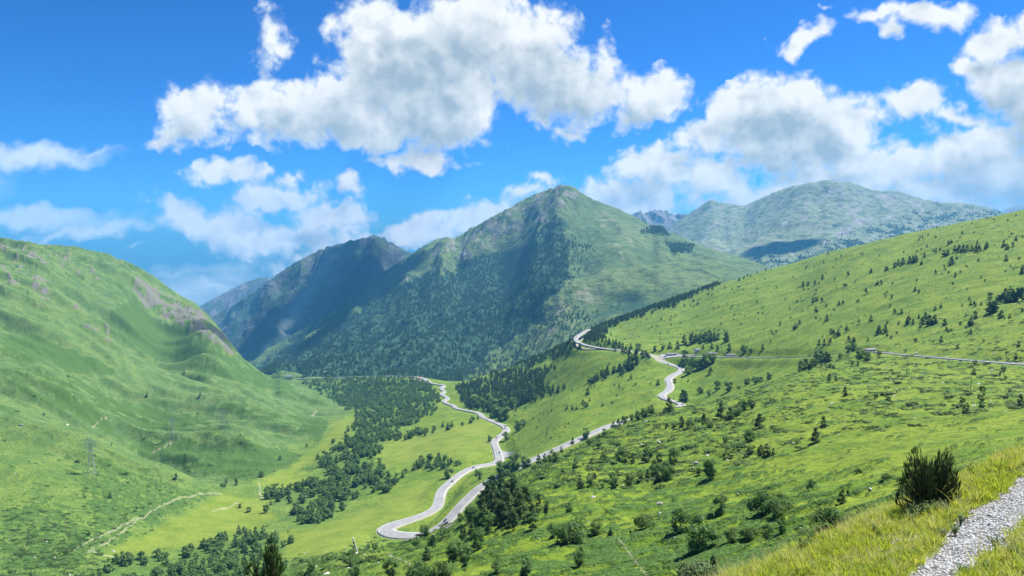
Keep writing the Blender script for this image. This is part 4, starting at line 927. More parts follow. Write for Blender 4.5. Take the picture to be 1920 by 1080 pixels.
# region name, group, list of (kind, x, y of the foot, height), all read off the photograph
TREES = [
 ('dark clump beside the upper road', 'pines in the dark clump beside the upper road', [(P_,912,950,44),(P_,925,940,46),(P_,945,945,50),(P_,965,950,50),(P_,985,958,44),(P_,903,970,38),(P_,928,968,56),(P_,952,972,50),(P_,975,975,48),(B_,884,978,32),(B_,895,990,38),(P_,940,988,46),(P_,962,996,38),(B_,916,998,36),(P_,918,924,28),(P_,960,930,40),(P_,940,925,36),(B_,1000,992,26),(S_,1010,960,34),(S_,1024,958,24),(P_,997,975,30)]),
 ('row along the upper road', 'trees along the upper road', [(B_,942,892,28),(B_,955,888,26),(B_,966,882,32),(B_,984,878,22),(P_,992,875,14),(P_,1010,871,18),(P_,1021,867,16),(B_,1037,869,26),(P_,1053,849,12),(B_,1098,822,20),(P_,1074,832,12),(B_,951,892,12)]),
 ('row where the upper road disappears', 'trees hiding the upper road', [(P_,1150,800,10),(P_,1160,798,12),(B_,1172,794,14),(B_,1184,790,14),(B_,1196,786,16),(B_,1208,783,18),(B_,1220,778,16),(P_,1254,771,24),(P_,1222,773,14),(P_,1168,793,12)]),
 ('open slope below the upper road', 'bushes on the open slope below the road', [(B_,1132,865,16),(B_,1166,868,30),(P_,1186,868,16),(B_,1218,858,18),(B_,1236,864,16),(B_,1262,868,28),(P_,1088,916,24),(B_,1130,915,10),(B_,1180,912,26),(P_,1115,898,12),(B_,1228,895,32),(B_,1250,900,34),(P_,1233,904,16),(B_,1330,896,36),(B_,1310,890,14),(P_,1210,866,22),(B_,1105,835,14),(B_,1123,838,14)]),
 ('middle of the near grass slope', 'pines on the middle of the near slope', [(P_,1278,801,20),(B_,1293,804,18),(P_,1320,790,14),(P_,1352,785,26),(P_,1368,786,22),(B_,1380,781,22),(B_,1330,803,16),(P_,1424,803,26),(P_,1403,850,12),(P_,1426,855,20),(P_,1438,857,24),(P_,1450,852,12),(P_,1543,803,22),(P_,1529,830,26),(B_,1404,828,22),(B_,1396,770,20),(B_,1408,766,18),(P_,1250,803,10)]),
 ('near slope at the bottom edge', 'trees on the near slope at the bottom', [(B_,1036,1004,24),(U_,1076,1012,40),(B_,1117,1004,26),(P_,1145,1002,14),(U_,1210,990,30),(B_,1275,1000,46),(B_,1310,1034,66),(B_,1351,962,34),(U_,1435,960,46),(B_,1066,960,18),(U_,1460,950,30),(P_,1337,1062,22),(B_,1372,1014,28),(P_,986,1078,32),(B_,1085,1060,28),(P_,1090,1036,14),(B_,1440,1010,28),(U_,1405,1005,22)]),
 ('hollow below the hairpin bend', 'trees in the hollow below the hairpin', [(B_,797,1004,20),(P_,812,1028,24),(P_,800,1052,26),(B_,855,1052,40),(B_,872,1058,36),(P_,885,1005,24),(B_,895,1030,40),(P_,868,1010,24),(B_,735,1080,36),(U_,790,1082,34),(U_,830,1084,34),(B_,930,1078,26),(U_,660,1060,20),(B_,665,1080,24),(B_,585,1074,22)]),
 ('near slope left of the gravel track', 'bushes left of the gravel track', [(U_,1462,965,34),(U_,1565,988,42),(B_,1465,998,30),(P_,1578,944,26),(B_,1522,914,16),(B_,1515,1030,40),(P_,1590,930,12),(U_,1610,888,12),(U_,1664,898,14),(U_,1690,905,12)]),
 ('grass between the road legs', 'bushes between the road legs', [(B_,841,896,20),(B_,898,900,18),(P_,893,890,10),(U_,858,872,10),(B_,918,828,12),(B_,948,826,16),(B_,972,808,20),(B_,980,800,14),(U_,955,884,12)]),
 ('slope above the lower road', 'trees above the lower road', [(B_,930,780,20),(B_,948,785,22),(P_,938,788,12),(B_,925,765,20),(B_,943,764,22),(B_,962,765,20),(B_,905,765,20),(B_,888,760,18),(P_,985,755,16),(B_,1002,752,16),(P_,1063,768,8),(P_,1073,769,10),(P_,1081,768,8),(P_,1093,758,9),(B_,1098,764,12),(P_,1106,752,6),(P_,1102,740,12),(P_,1183,711,9),(P_,1234,722,10),(B_,1130,762,6)]),
 ('valley meadow beside the stream wood', 'lone trees in the valley meadow', [(S_,568,920,18),(B_,499,961,16),(P_,508,947,8),(B_,467,960,10),(B_,450,952,8),(B_,490,895,12),(B_,525,862,8),(B_,575,838,7),(P_,660,836,14),(B_,625,832,10),(S_,206,934,14),(P_,443,910,12),(P_,424,905,8),(S_,275,744,10),(P_,375,745,8),(P_,330,898,10),(U_,146,866,6),(U_,418,912,8),(P_,492,893,8)]),
 ('belt behind the road junction', 'pines behind the road junction', [(P_,1283,645,16),(P_,1297,645,20),(P_,1305,643,16),(P_,1313,645,18),(P_,1322,642,18),(P_,1330,641,20),(S_,1338,640,22),(P_,1346,638,12),(P_,1361,642,18),(S_,1364,636,16),(P_,1270,655,14),(P_,1256,654,12),(B_,1242,656,12),(B_,1228,658,10),(B_,1197,658,14),(P_,1318,655,8),(P_,1335,654,10),(P_,1345,658,10),(P_,1367,658,14),(B_,1395,660,14),(P_,1430,655,10),(B_,1407,662,10)]),
 ('hollow beside the S-bend', 'trees beside the S-bend', [(B_,1283,686,16),(B_,1296,694,24),(B_,1306,692,20),(B_,1315,690,18),(B_,1290,702,16),(B_,1325,684,22),(B_,1336,680,18),(P_,1325,688,12),(B_,1285,672,16),(B_,1265,718,8),(P_,1280,752,20),(P_,1285,752,18),(B_,1313,738,14),(B_,1330,742,12),(B_,1345,732,18),(B_,1366,733,18),(P_,1332,701,12),(P_,1290,716,6),(B_,1385,731,8),(B_,1425,718,12),(B_,1400,722,14),(B_,1415,720,14),(B_,1442,712,14)]),
 ('dark clump above the side road', 'trees of the dark clump above the side road', [(P_,1501,694,16),(P_,1510,694,20),(P_,1520,692,18),(B_,1528,688,16),(P_,1530,681,20),(P_,1540,681,22),(P_,1549,679,18),(P_,1555,678,14)]),
 ('side road bend on the right', 'trees at the side road bend', [(B_,1596,660,22),(P_,1600,652,18),(B_,1590,662,14),(B_,1612,674,22),(B_,1625,676,16),(B_,1575,672,10),(P_,1535,649,12),(P_,1545,648,12),(P_,1556,645,10),(P_,1558,626,10),(P_,1563,631,12),(P_,1572,630,14),(P_,1591,640,10),(S_,1588,621,14)]),
 ('middle band of the right-hand hill', 'pines in the middle band of the right-hand hill', [(P_,1550,602,12),(P_,1530,586,12),(P_,1491,617,12),(P_,1499,609,9),(P_,1524,568,10),(P_,1530,565,8),(P_,1541,566,8),(P_,1573,572,8),(P_,1580,571,8),(P_,1549,575,6),(P_,1506,537,9),(P_,1515,537,9),(P_,1528,534,8),(P_,1542,524,9),(P_,1624,551,10),(P_,1645,533,8),(P_,1652,533,8),(P_,1590,517,8),(P_,1677,589,10),(P_,1690,588,9),(P_,1716,545,8),(P_,1723,549,7),(S_,1610,610,12),(P_,1648,625,14),(P_,1660,624,14),(P_,1633,603,12),(P_,1702,608,14),(P_,1712,608,10),(P_,1730,610,16),(P_,1742,610,18),(P_,1752,607,16),(P_,1771,610,12),(P_,1705,600,10),(P_,1735,598,12),(P_,1764,577,8),(P_,1753,582,8),(P_,1765,642,12),(P_,1820,611,18),(P_,1828,598,14),(P_,1820,627,10),(P_,1820,573,9),(P_,1827,575,10),(P_,1840,573,7),(P_,1804,575,6)]),
 ('upper band of the right-hand hill', 'pines in the upper band of the right-hand hill', [(P_,1678,501,9),(P_,1684,497,10),(P_,1693,496,12),(P_,1705,493,12),(P_,1712,492,12),(P_,1717,491,12),(P_,1728,496,9),(P_,1733,482,8),(P_,1750,472,6),(P_,1755,470,6),(P_,1770,480,11),(P_,1777,478,10),(P_,1784,496,14),(P_,1790,472,12),(P_,1798,472,12),(P_,1806,472,12),(P_,1814,471,11),(P_,1822,471,11),(P_,1830,472,12),(P_,1836,472,12),(P_,1832,457,7),(P_,1794,486,7),(P_,1778,459,8),(P_,1784,455,7),(P_,1738,464,6),(P_,1730,446,5),(P_,1850,465,10),(P_,1848,468,10),(P_,1882,462,12),(P_,1888,468,10),(P_,1899,462,8),(P_,1905,450,7),(P_,1886,490,12),(P_,1791,519,8),(P_,1763,469,6),(P_,1754,514,8),(P_,1779,512,6),(P_,1804,439,6),(P_,1633,511,7),(P_,1661,508,8),(P_,1664,507,7),(P_,1617,478,5),(P_,1552,476,5),(P_,1756,428,4),(P_,1905,405,4)]),
 ('dark clump at the right edge of the picture', 'trees of the dark clump at the right edge', [(P_,1916,565,24),(P_,1908,566,24),(P_,1900,567,22),(P_,1890,568,20),(P_,1880,569,18),(P_,1872,570,16),(P_,1862,584,18),(P_,1855,587,20),(P_,1866,583,18),(P_,1877,596,14),(P_,1918,512,14),(B_,1856,560,12),(P_,1885,560,18),(P_,1895,556,18)]),
 ('crest line of the right-hand hill', 'small pines on the hill crest', [(P_,1436,507,5),(P_,1420,512,4),(P_,1395,522,5),(P_,1386,527,7),(P_,1402,518,5),(P_,1407,519,5),(P_,1357,528,4),(P_,1328,555,6),(P_,1300,566,6),(P_,1308,572,6),(P_,1264,576,10),(P_,1283,575,6),(P_,1478,494,4),(P_,1335,555,5),(P_,1460,500,4),(P_,1240,600,5),(P_,1223,588,5)]),
]
ORD = ['first', 'second', 'third', 'fourth', 'fifth', 'sixth', 'seventh', 'eighth', 'ninth', 'tenth', 'eleventh', 'twelfth', 'thirteenth', 'fourteenth', 'fifteenth', 'sixteenth', 'seventeenth', 'eighteenth', 'nineteenth', 'twentieth']
WORDS = {'pine': 'dark pine', 'spire': 'slim pointed spruce', 'round': 'green leafy tree', 'bush': 'broad leafy bush'}
def ordw(k):
    if k < 20: return ORD[k]
    t = {2: 'twenty', 3: 'thirty', 4: 'forty'}[(k + 1) // 10]
    return {2: 'twentieth', 3: 'thirtieth', 4: 'fortieth'}[(k + 1) // 10] if (k + 1) % 10 == 0 else t + '-' + ORD[(k + 1) % 10 - 1]
rt = random.Random(77)
for reg, grp, lst in TREES:
    lst = sorted(lst, key=lambda q: q[1])
    byk = {}
    for q in lst: byk.setdefault(q[0], []).append(q)
    for kind, qs in byk.items():
        big_ = max(qs, key=lambda q: q[3])
        for k, (kd, x, y, h) in enumerate(qs):
            lab = WORDS[kind]
            if len(qs) == 1: lab = 'only ' + lab + ' of the ' + reg
            elif (kd, x, y, h) == big_ and sum(q[3] == h for q in qs) == 1: lab = 'tallest ' + lab + ' of the ' + reg
            elif k == 0: lab = 'leftmost ' + lab + ' of the ' + reg
            elif k == len(qs) - 1: lab = 'rightmost ' + lab + ' of the ' + reg
            else: lab = lab + ', ' + ordw(k) + ' from the left, ' + reg
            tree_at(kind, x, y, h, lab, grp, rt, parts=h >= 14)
# ---------------------------------------------------------------- things of the road and the valley
def simple_mat(name, col, rough=.6, metal=0.0):
    m, t, out = new_mat(name); geo = t.n('ShaderNodeNewGeometry')
    n = t.noise(geo.outputs['Position'], 3.0, 4, .6)
    b = t.n('ShaderNodeBsdfPrincipled'); t.set(b.inputs['Base Color'], t.mix(t.m('MULTIPLY', t.ramp(n, .35, .7), .3), col, tuple(c * .6 for c in col)))
    b.inputs['Roughness'].default_value = rough; b.inputs['Metallic'].default_value = metal
    t.nt.links.new(b.outputs[0], out.inputs[0]); return m
M_STEEL = simple_mat('galvanised_steel', (.42, .45, .46), .45, .5); M_WOOD = simple_mat('weathered_pole', (.13, .10, .08)); M_STONE = simple_mat('pale_stone', (.42, .41, .38), .9)
M_TYRE = simple_mat('tyre', (.02, .02, .02), .9); M_GLASS = simple_mat('car_glass', (.02, .03, .035), .1); M_WALL = simple_mat('render_wall', (.62, .60, .56), .9); M_SLATE = simple_mat('slate_roof', (.16, .16, .17), .8); M_SIGN = simple_mat('orange_sign', (.75, .28, .03)); M_CONC = simple_mat('concrete', (.38, .37, .35), .9); M_SNOWP = simple_mat('pale_marker', (.65, .64, .60))
class Bits:
    def __init__(s): s.v, s.f = [], []
    def box(s, cx, cy, cz, sx, sy, sz, top=(1, 1), dx=0):
        o = len(s.v)
        for z, kx, ky, sh in ((-1, 1, 1, 0), (1, top[0], top[1], dx)):
            for x, y in ((-1, -1), (1, -1), (1, 1), (-1, 1)): s.v.append((cx + sh + x * kx * sx / 2, cy + y * ky * sy / 2, cz + z * sz / 2))
        s.f += [tuple(o + i for i in q) for q in ((3,2,1,0),(4,5,6,7),(0,1,5,4),(1,2,6,5),(2,3,7,6),(3,0,4,7))]
    def bar(s, p0, p1, r0, r1=None, n=5):
        r1 = r0 if r1 is None else r1; p0, p1 = Vector(p0), Vector(p1); ax = (p1 - p0).normalized(); a = ax.orthogonal().normalized(); b = ax.cross(a); o = len(s.v)
        for p, r_ in ((p0, r0), (p1, r1)):
            for i in range(n): t = i * 2 * math.pi / n; s.v.append(tuple(p + (a * math.cos(t) + b * math.sin(t)) * r_))
        for i in range(n): s.f.append((o + i, o + (i + 1) % n, o + n + (i + 1) % n, o + n + i))
        s.f.append(tuple(o + i for i in range(n))[::-1]); s.f.append(tuple(o + n + i for i in range(n)))
    def build(s, name, mat, parent=None, bevel=0):
        me = bpy.data.meshes.new(name); me.from_pydata(s.v, [], s.f); me.update(); o = link(name, me, mat, parent)
        if bevel: md = o.modifiers.new('bevel', 'BEVEL'); md.width = bevel; md.segments = 2
        return o
def empty(name, loc, rz=0, label='', cat='', group=None, scale=1):
    e = bpy.data.objects.new(name, None); COL.objects.link(e); e.location = loc; e.rotation_euler = (0, 0, rz); e.scale = (scale,) * 3; e['label'] = label; e['category'] = cat
    if group: e['group'] = group
    return e
def on_road(px, py, side=0.0):
    """nearest road point (seen at the pixel), its heading and the ground normal direction"""
    best = None
    for RW in (RW1, RW2):
        X, Y = pix(RW[:, 0] / RW[:, 1], RW[:, 2] / RW[:, 1]); d = np.hypot(X - px, Y - py); k = int(np.argmin(d))
        if best is None or d[k] < best[0]: best = (d[k], RW, k)
    _, RW, k = best; T, Nn = frame(RW)
    p = Vector(RW[k, :3]); p.x += Nn[k, 0] * side; p.y += Nn[k, 1] * side
    k2 = min(k + 1, len(RW) - 1); k1 = max(k - 1, 0); pitch = math.atan2(RW[k2, 2] - RW[k1, 2], np.hypot(*(RW[k2, :2] - RW[k1, :2])))
    return p, math.atan2(T[k, 1], T[k, 0]), pitch
def car(px, py, col, label, side=2.2, kind='car', flip=False, at=None):
    p, rz, pt = on_road(px, py, side)
    if at is not None: p = at
    e = empty(kind, p + Vector((0, 0, .06)), rz + (math.pi if flip else 0), label, kind, 'vehicles on the road'); e.rotation_euler = (0, (pt if flip else -pt) if at is None else 0, e.rotation_euler[2])
    body = simple_mat(kind + '_paint', col, .3, .2)
    L_, W_, H_ = (4.4, 1.8, 1.45) if kind == 'car' else (6.2, 2.1, 2.7)
    m = Bits(); m.box(0, 0, .62, L_, W_, .62, (.96, .92)); m.box(-.15, 0, 1.12, L_ * .58, W_ * .9, .5, (.74, .84), -.08) if kind == 'car' else m.box(-.3, 0, 1.75, L_ * .86, W_ * .98, 1.7, (.96, .92), -.1)
    m.build('body', body, e, .06)
    g = Bits()
    if kind == 'car':
        g.box(-.17, 0, 1.13, L_ * .57, W_ * .915, .34, (.80, .88), -.05); g.box(-.17, 0, 1.13, L_ * .60, W_ * .8, .34, (.80, .88), -.05)
    else:
        g.box(2.2, 0, 1.9, .9, W_ * .86, .7, (.8, .95)); g.box(-.1, 0, 1.95, 4.4, W_ * 1.0, .5, (1, .96))
    g.build('window', M_GLASS, e)
    for sx in (-1, 1):
        for sy in (-1, 1):
            w = Bits(); w.bar((sx * L_ * .31, sy * W_ * .40, .33), (sx * L_ * .31, sy * W_ * .51, .33), .33, n=14); w.build('wheel', M_TYRE, e)
    for sy in (-1, 1):
        h = Bits(); h.box(L_ / 2 - .02, sy * W_ * .34, .68, .08, .3, .16); h.build('headlight', M_SNOWP, e)
    return e
car(831, 982, (.03, .04, .05), 'dark car climbing the upper road just above its hidden lower end', 2.0)
car(837, 973, (.10, .12, .16), 'blue-grey car directly ahead of the dark car on the upper road', -1.9)
car(844, 903, (.04, .04, .045), 'dark car alone on the lower road leg above the hairpin', -2.0)
car(886, 877, (.10, .16, .32), 'blue car near the top end of the lower road leg', -2.0)
car(933, 849, (.05, .06, .10), 'dark car turning at the pale lay-by of the lower road', -2.2)
car(930.5, 818, (.10, .10, .11), 'grey car on the short straight below the white van', 2.0)
car(942, 811, (.03, .03, .035), 'black car between the grey car and the road corner', -2.0)
car(951, 803, (.04, .04, .05), 'dark car at the road corner beside the white van', 2.2)
car(946, 799, (.75, .75, .74), 'white van at the sharp corner of the lower road', -2.2, 'van')
car(1255, 682, (.72, .72, .72), 'white car leaving the road junction downhill', -2.0)
car(1277, 690, (.03, .03, .04), 'dark car at the bend under the leafy trees below the junction', 2.0)
car(1281, 757, (.55, .56, .58), 'silver car at the end of the S-bend by the dark pine', 2.0)
car(1254, 667, (.05, .05, .06), 'dark car parked beside the low white building at the junction', 9.5)
for k, (px, py, c, lb) in enumerate([(786, 711, (.45, .04, .04), 'red car parked leftmost in the far roadside lot'), (790, 713, (.5, .5, .5), 'silver car parked in the far roadside lot'), (794, 712, (.40, .04, .03), 'red car parked rightmost in the far roadside lot')]):
    car(px, py, c, lb, 9.0 if k != 1 else 5.0)

# paved lots and bare ground beside the road
def patch(name, pts, off=.25, mat=None, grow=0):
    P = [find(x, y) for x, y in pts]; c = sum(P, Vector()) / len(P)
    n = 12; V_ = [c.copy()]; F_ = []
    for r in (.33, .66, 1.0):
        for q in P: V_.append(c.lerp(q, r))
    k = len(P)
    for v in V_: v.z = max(float(V.z(v.x, v.y)), v.z - 3) + off
    for r in range(3):
        for i in range(k):
            j = (i + 1) % k
            if r == 0: F_.append((0, 1 + i, 1 + j))
            else: F_.append((1 + (r - 1) * k + i, 1 + r * k + i, 1 + r * k + j, 1 + (r - 1) * k + j))
    me = bpy.data.meshes.new(name); me.from_pydata([tuple(v) for v in V_], [], F_); me.update()
    for f in me.polygons:
        if f.normal.z < 0: f.flip()
    return link(name, me, mat, kind='structure')
M_LOT, _t, _o = new_mat('worn_asphalt_lot'); _g = _t.n('ShaderNodeNewGeometry'); _c = _t.mix(_t.noise(_g.outputs['Position'], .3, 5, .6), (.20, .20, .20), (.29, .29, .285)); _b = _t.n('ShaderNodeBsdfPrincipled'); _t.set(_b.inputs['Base Color'], _c); _b.inputs['Roughness'].default_value = .8; _t.nt.links.new(_b.outputs[0], _o.inputs[0])
patch('pavement', [(938,862),(934,850),(941,846),(952,848),(966,850),(958,855),(946,860)], .5, M_LOT)
patch('pavement', [(1236,668),(1240,665),(1262,663.5),(1290,666),(1300,669),(1262,670),(1244,673)], .7, M_LOT)
patch('pavement', [(774,711),(785,707.5),(800,708),(806,713),(796,716),(784,715)], .8, M_LOT)

def house(px, py, w, d, h, rz, label, roof=M_SLATE, flat=False, wallm=M_WALL, cat='building'):
    p = find(px, py); e = empty('building', p, rz, label, cat)
    m = Bits(); m.box(0, 0, h / 2 - .5, w, d, h + 1); m.build('wall', wallm, e)
    r = Bits()
    if flat: r.box(0, 0, h + .12, w + .6, d + .6, .24)
    else:
        o = 0; hw, hd = w / 2 + .4, d / 2 + .4; r.v = [(-hw, -hd, h), (hw, -hd, h), (hw, hd, h), (-hw, hd, h), (-hw, 0, h + d * .32), (hw, 0, h + d * .32)]; r.f = [(0,1,5,4), (2,3,4,5), (1,2,5), (3,0,4), (3,2,1,0)]
    r.build('roof', roof, e)
    n = max(2, int(w / 4))
    for i in range(n):
        x = (i + .5) / n * w - w / 2; g = Bits(); g.box(x, -d / 2 - .02, h * .55, 1.2, .1, 1.1); g.build('window', M_GLASS, e)
    return e
house(1262, 666.5, 22, 8, 3.4, .12, 'long low white building beside the road junction', flat=True)
house(1300, 668.5, 8, 6, 2.6, .1, 'small white hut to the right of the long low building', flat=True)
house(1307, 660, 7, 6, 4, .3, 'pale hut among the trees above the junction')
house(1338, 665.5, 18, 7, 2.6, .05, 'long grey-roofed shed beside the side road')
house(1375, 667.5, 20, 6, 2.2, .0, 'low pale wall-like building on the side road right of the shed', flat=True)
house(1590+44, 659.5, 14, 7, 2.6, .3, 'grey building at the bend of the right-hand road', flat=True, wallm=M_CONC)
house(541, 710, 26, 14, 9, .3, 'pale building at the far end of the valley', flat=False)
house(614, 701, 26, 12, 7, .1, 'pale roadside building under the forest at the valley end')
house(785, 711, 13, 8, 4, .5, 'building with a red roof in the far roadside lot', roof=simple_mat('red_roof', (.28, .12, .09)))
# orange sign
p = find(1457.5, 668); e = empty('road_sign', p, 0, 'orange sign standing beside the side road', 'sign')
m = Bits(); m.bar((0, 0, -.5), (0, 0, 2.6), .1); m.build('post', M_STEEL, e); m = Bits(); m.box(0, 0, 3.1, 2.4, .12, 2.2); m.build('panel', M_SIGN, e, .03)

# guard rails and snow poles
def guardrail(RW, a, b, side, label):
    T, Nn = frame(RW); P = [Vector((RW[i, 0] + Nn[i, 0] * side * (RW[i, 3] / 2 - .05), RW[i, 1] + Nn[i, 1] * side * (RW[i, 3] / 2 - .05), RW[i, 2])) for i in range(a, b)]
    e = empty('guard_rail', P[0], 0, label, 'guard rail', 'guard rails along the road'); o0 = P[0]
    r = Bits()
    for p, q in zip(P[:-1], P[1:]):
        o = len(r.v)
        for z in (.45, .78):
            r.v += [tuple(p - o0 + Vector((0, 0, z))), tuple(q - o0 + Vector((0, 0, z)))]
        r.f.append((o, o + 1, o + 3, o + 2))
    ob = r.build('rail', M_STEEL, e); md = ob.modifiers.new('s', 'SOLIDIFY'); md.thickness = .06
    q = Bits()
    for i in range(0, len(P), 2): q.box(P[i].x - o0.x, P[i].y - o0.y, P[i].z - o0.z + .3, .12, .12, .9)
    o = q.build('post', M_STEEL, e); o['kind'] = 'stuff'
def rix(RW, px, py):
    X, Y = pix(RW[:, 0] / RW[:, 1], RW[:, 2] / RW[:, 1]); return int(np.argmin(np.hypot(X - px, Y - py)))
def gr(RW, p0, p1, side, label):
    a, b = sorted((rix(RW, *p0), rix(RW, *p1))); guardrail(RW, a, b + 1, side, label)
gr(RW2, (2000, 686), (1640, 659), 1, 'steel guard rail along the right-hand road')
gr(RW1, (1000, 861), (830, 985), -1, 'steel guard rail on the outer edge of the upper road')
gr(RW1, (790, 1002), (712, 990), 1, 'steel guard rail round the outside of the hairpin')
gr(RW1, (712, 988), (826, 935), -1, 'steel guard rail on the valley side of the lower leg')
gr(RW1, (1275, 756), (1238, 740), -1, 'steel guard rail on the S-bend')
def rshoulder(RW, i, side, off):
    T, Nn = frame(RW); x = RW[i, 0] + Nn[i, 0] * side * (RW[i, 3] / 2 + off); y = RW[i, 1] + Nn[i, 1] * side * (RW[i, 3] / 2 + off)
    return Vector((x, y, float(V.z(x, y))))
SX = [1670, 1687, 1707, 1722, 1737, 1759, 1782, 1806, 1835, 1857, 1860, 1885, 1914]
for k, sx in enumerate(SX):
    i = rix(RW2, sx, float(np.interp(sx, [1630, 1920], [659, 682])))
    side = 1 if RW2[i, 1] < rshoulder(RW2, i, 1, 1.5).y else -1
    p = rshoulder(RW2, i, side, 1.3)
    m = Bits(); m.bar((0, 0, -.5), (0, 0, 3.3), .07, .05)
    o = m.build('snow_pole', M_SNOWP); o.location = p; o['category'] = 'snow pole'; o['group'] = 'snow poles behind the right-hand road'
    o['label'] = ('leftmost' if k == 0 else 'rightmost' if k == len(SX) - 1 else ORD[k]) + (' pale snow pole' if k in (0, len(SX) - 1) else ' pale snow pole from the left') + ' behind the right-hand road'

# pylons and poles
def pylon(px, py, hp, label, rz=.3):
    p = find(px, py); h = hp / F * p.y; e = empty('power_pylon', p, rz, label, 'pylon', 'lattice pylons on the left hillside')
    k = h / 30.0; m = Bits(); w0, w1 = 2.9 * k, .7 * k; lv = [0, 5, 9.5, 13.5, 17, 20, 23, 26, 28]
    def wd(z): return w0 + (w1 - w0) * min(z / 20, 1) if z < 28.5 else .1
    cr = [(-1, -1), (1, -1), (1, 1), (-1, 1)]
    for a, b in zip(lv[:-1], lv[1:]):
        for i in range(4):
            x0, y0 = cr[i]; x1, y1 = cr[(i + 1) % 4]; A, B = wd(a), wd(b)
            m.bar((x0 * A, y0 * A, a * k), (x0 * B, y0 * B, b * k), .11 * k); m.bar((x0 * A, y0 * A, a * k), (x1 * B, y1 * B, b * k), .06 * k); m.bar((x1 * A, y1 * A, a * k), (x0 * B, y0 * B, b * k), .06 * k)
    for i in range(4): m.bar((cr[i][0] * w1, cr[i][1] * w1, 28 * k), (0, 0, 30.5 * k), .12 * k)
    m.build('lattice_tower', M_STEEL, e)
    for z in (19, 22.5, 26):
        for sx in (-1, 1):
            c = Bits(); l = 4.2 * k
            c.bar((sx * w1, -w1, z * k), (sx * l, 0, (z + .5) * k), .12 * k); c.bar((sx * w1, w1, z * k), (sx * l, 0, (z + .5) * k), .12 * k); c.bar((sx * w1, 0, (z + 1.6) * k), (sx * l, 0, (z + .5) * k), .1 * k)
            c.build('crossarm', M_STEEL, e)
            c = Bits(); c.bar((sx * l * .97, 0, (z + .4) * k), (sx * l * .97, 0, (z - .9) * k), .14 * k); c.build('insulator', M_SNOWP, e)
pylon(172, 891, 74, 'tallest lattice pylon on the near left spur')
pylon(323, 821, 42, 'lattice pylon on the dark gully slope behind the near spur')
pylon(418, 799, 34, 'faint lattice pylon farthest down the left hillside')
def pole(px, py, hp, label):
    p = find(px, py); h = hp / F * p.y; e = empty('utility_pole', p, .4, label, 'pole', 'wooden poles on the grass slopes')
    m = Bits(); m.bar((0, 0, -.4), (0, 0, h), .17, .11, 8); m.build('mast', M_WOOD, e); m = Bits(); m.box(0, 0, h - .5, 1.7, .14, .14); m.build('crossarm', M_WOOD, e)
for q in [(1820,732,36,'right-hand wooden pole standing alone in the near grass slope'), (1700,703,28,'wooden pole on the slope below the right-hand road bend'), (1317,724,16,'thin pole in the grass above the S-bend trees'), (332,899,16,'pole on the near left spur below the second pylon'), (294,914,22,'pole in the heath to the right of the tallest pylon'), (1306,660,16,'pole beside the huts at the junction'), (1183,1000+0,6,'')][:6]: pole(*q)
# leaning white post in the meadow under the hairpin
p = find(663, 1036); e = empty('marker_post', p, .2, 'leaning white post in the meadow below the hairpin', 'post')
m = Bits(); m.bar((1.6, 0, -.3), (0, 0, 6.0), .42, .34, 8); m.build('shaft', M_SNOWP, e); m = Bits(); m.bar((-.1, 0, 5.9), (-.3, 0, 6.9), .5, .3, 8); m.build('cap', M_SNOWP, e); m = Bits(); m.bar((.15, -.45, 4.6), (.15, -.2, 4.6), .42, .42, 8); m.build('plate', M_TYRE, e)

# boulders
def boulder_mesh(seed):
    import bmesh
    b = bmesh.new(); bmesh.ops.create_icosphere(b, subdivisions=3, radius=1); rg = random.Random(seed)
    cuts = [(Vector((rg.uniform(-1, 1), rg.uniform(-1, 1), rg.uniform(-.4, 1))).normalized(), rg.uniform(.55, .85)) for _ in range(9)]
    for v in b.verts:
        for n, d in cuts:
            k = v.co.dot(n)
            if k > d: v.co -= n * (k - d)
        v.co.x *= 1.25; v.co.z *= .62; v.co *= 1 + .04 * rg.uniform(-1, 1)
    me = bpy.data.meshes.new('boulder'); b.to_mesh(me); b.free(); me.materials.append(M_STONE); return me
BM = [boulder_mesh(i) for i in range(5)]
ROCKS = [(1113,933,9,'largest pale boulder in the open grass left of centre'),(1237,944,10,'pale boulder on the slope above the two bottom trees'),(1213,901,5,'white boulder beside the dense bush clump'),(1306,867,7,'white boulder left of the round tree pair'),(1300,877,5,'small pale stone under the round tree pair'),(1237,962,6,'flat pale stone below the slope boulder'),(1364,863,6,'pale stone above the leaning tree'),(1202,834,6,'pale stone near the upper part of the near slope'),(1103,979,4,'tiny stone near the bottom left of the near slope'),(1384,926,4,'tiny pale stone in the smooth grass'),(1632,917,8,'white stone left of the big pine bush'),(1615,975,6,'pale stone in the green hollow right of the bushes'),(1168,910,4,'small stone left of the thicket'),(1792,767,4,'white stone high on the smooth right slope'),(1860,695,7,'pale stones just under the right-hand road'),(212,1034,7,'white boulder beside the left footpath'),(131,1079,5,'white stone at the bottom left corner'),(40,797,7,'pale outcrop on the upper left spur'),(125,797,7,'second pale outcrop on the upper left spur'),(1010,1010,4,'tiny stone under the dark pine clump'),(1500,990,4,'small stone between the two broad bushes'),(1265,1008,4,'small stone beside the pair of tall bottom trees'),(1742,486,5,'pale stones among the upper hill pines'),(1440,728,4,'small white stone above the S-bend'),(815,800,3,'white speck of stone in the valley meadow')]
rb = random.Random(4)
for px, py, w, lb in ROCKS:
    p = find(px, py)
    if p is None: continue
    r = w / F * p.y / 2
    o = link('boulder', rb.choice(BM), None, label=lb, category='boulder', group='pale boulders on the slopes'); o.location = p + Vector((0, 0, r * .15)); o.scale = (r, r, r * .9); o.rotation_euler = (0, 0, rb.uniform(0, 6.28))
sm, _, _ = scatter(V, thin * (nearm * .0022 + zr * .0009 + left_m * .00012), 60)
P_ROCK = bpy.data.collections.new('stone_kinds')
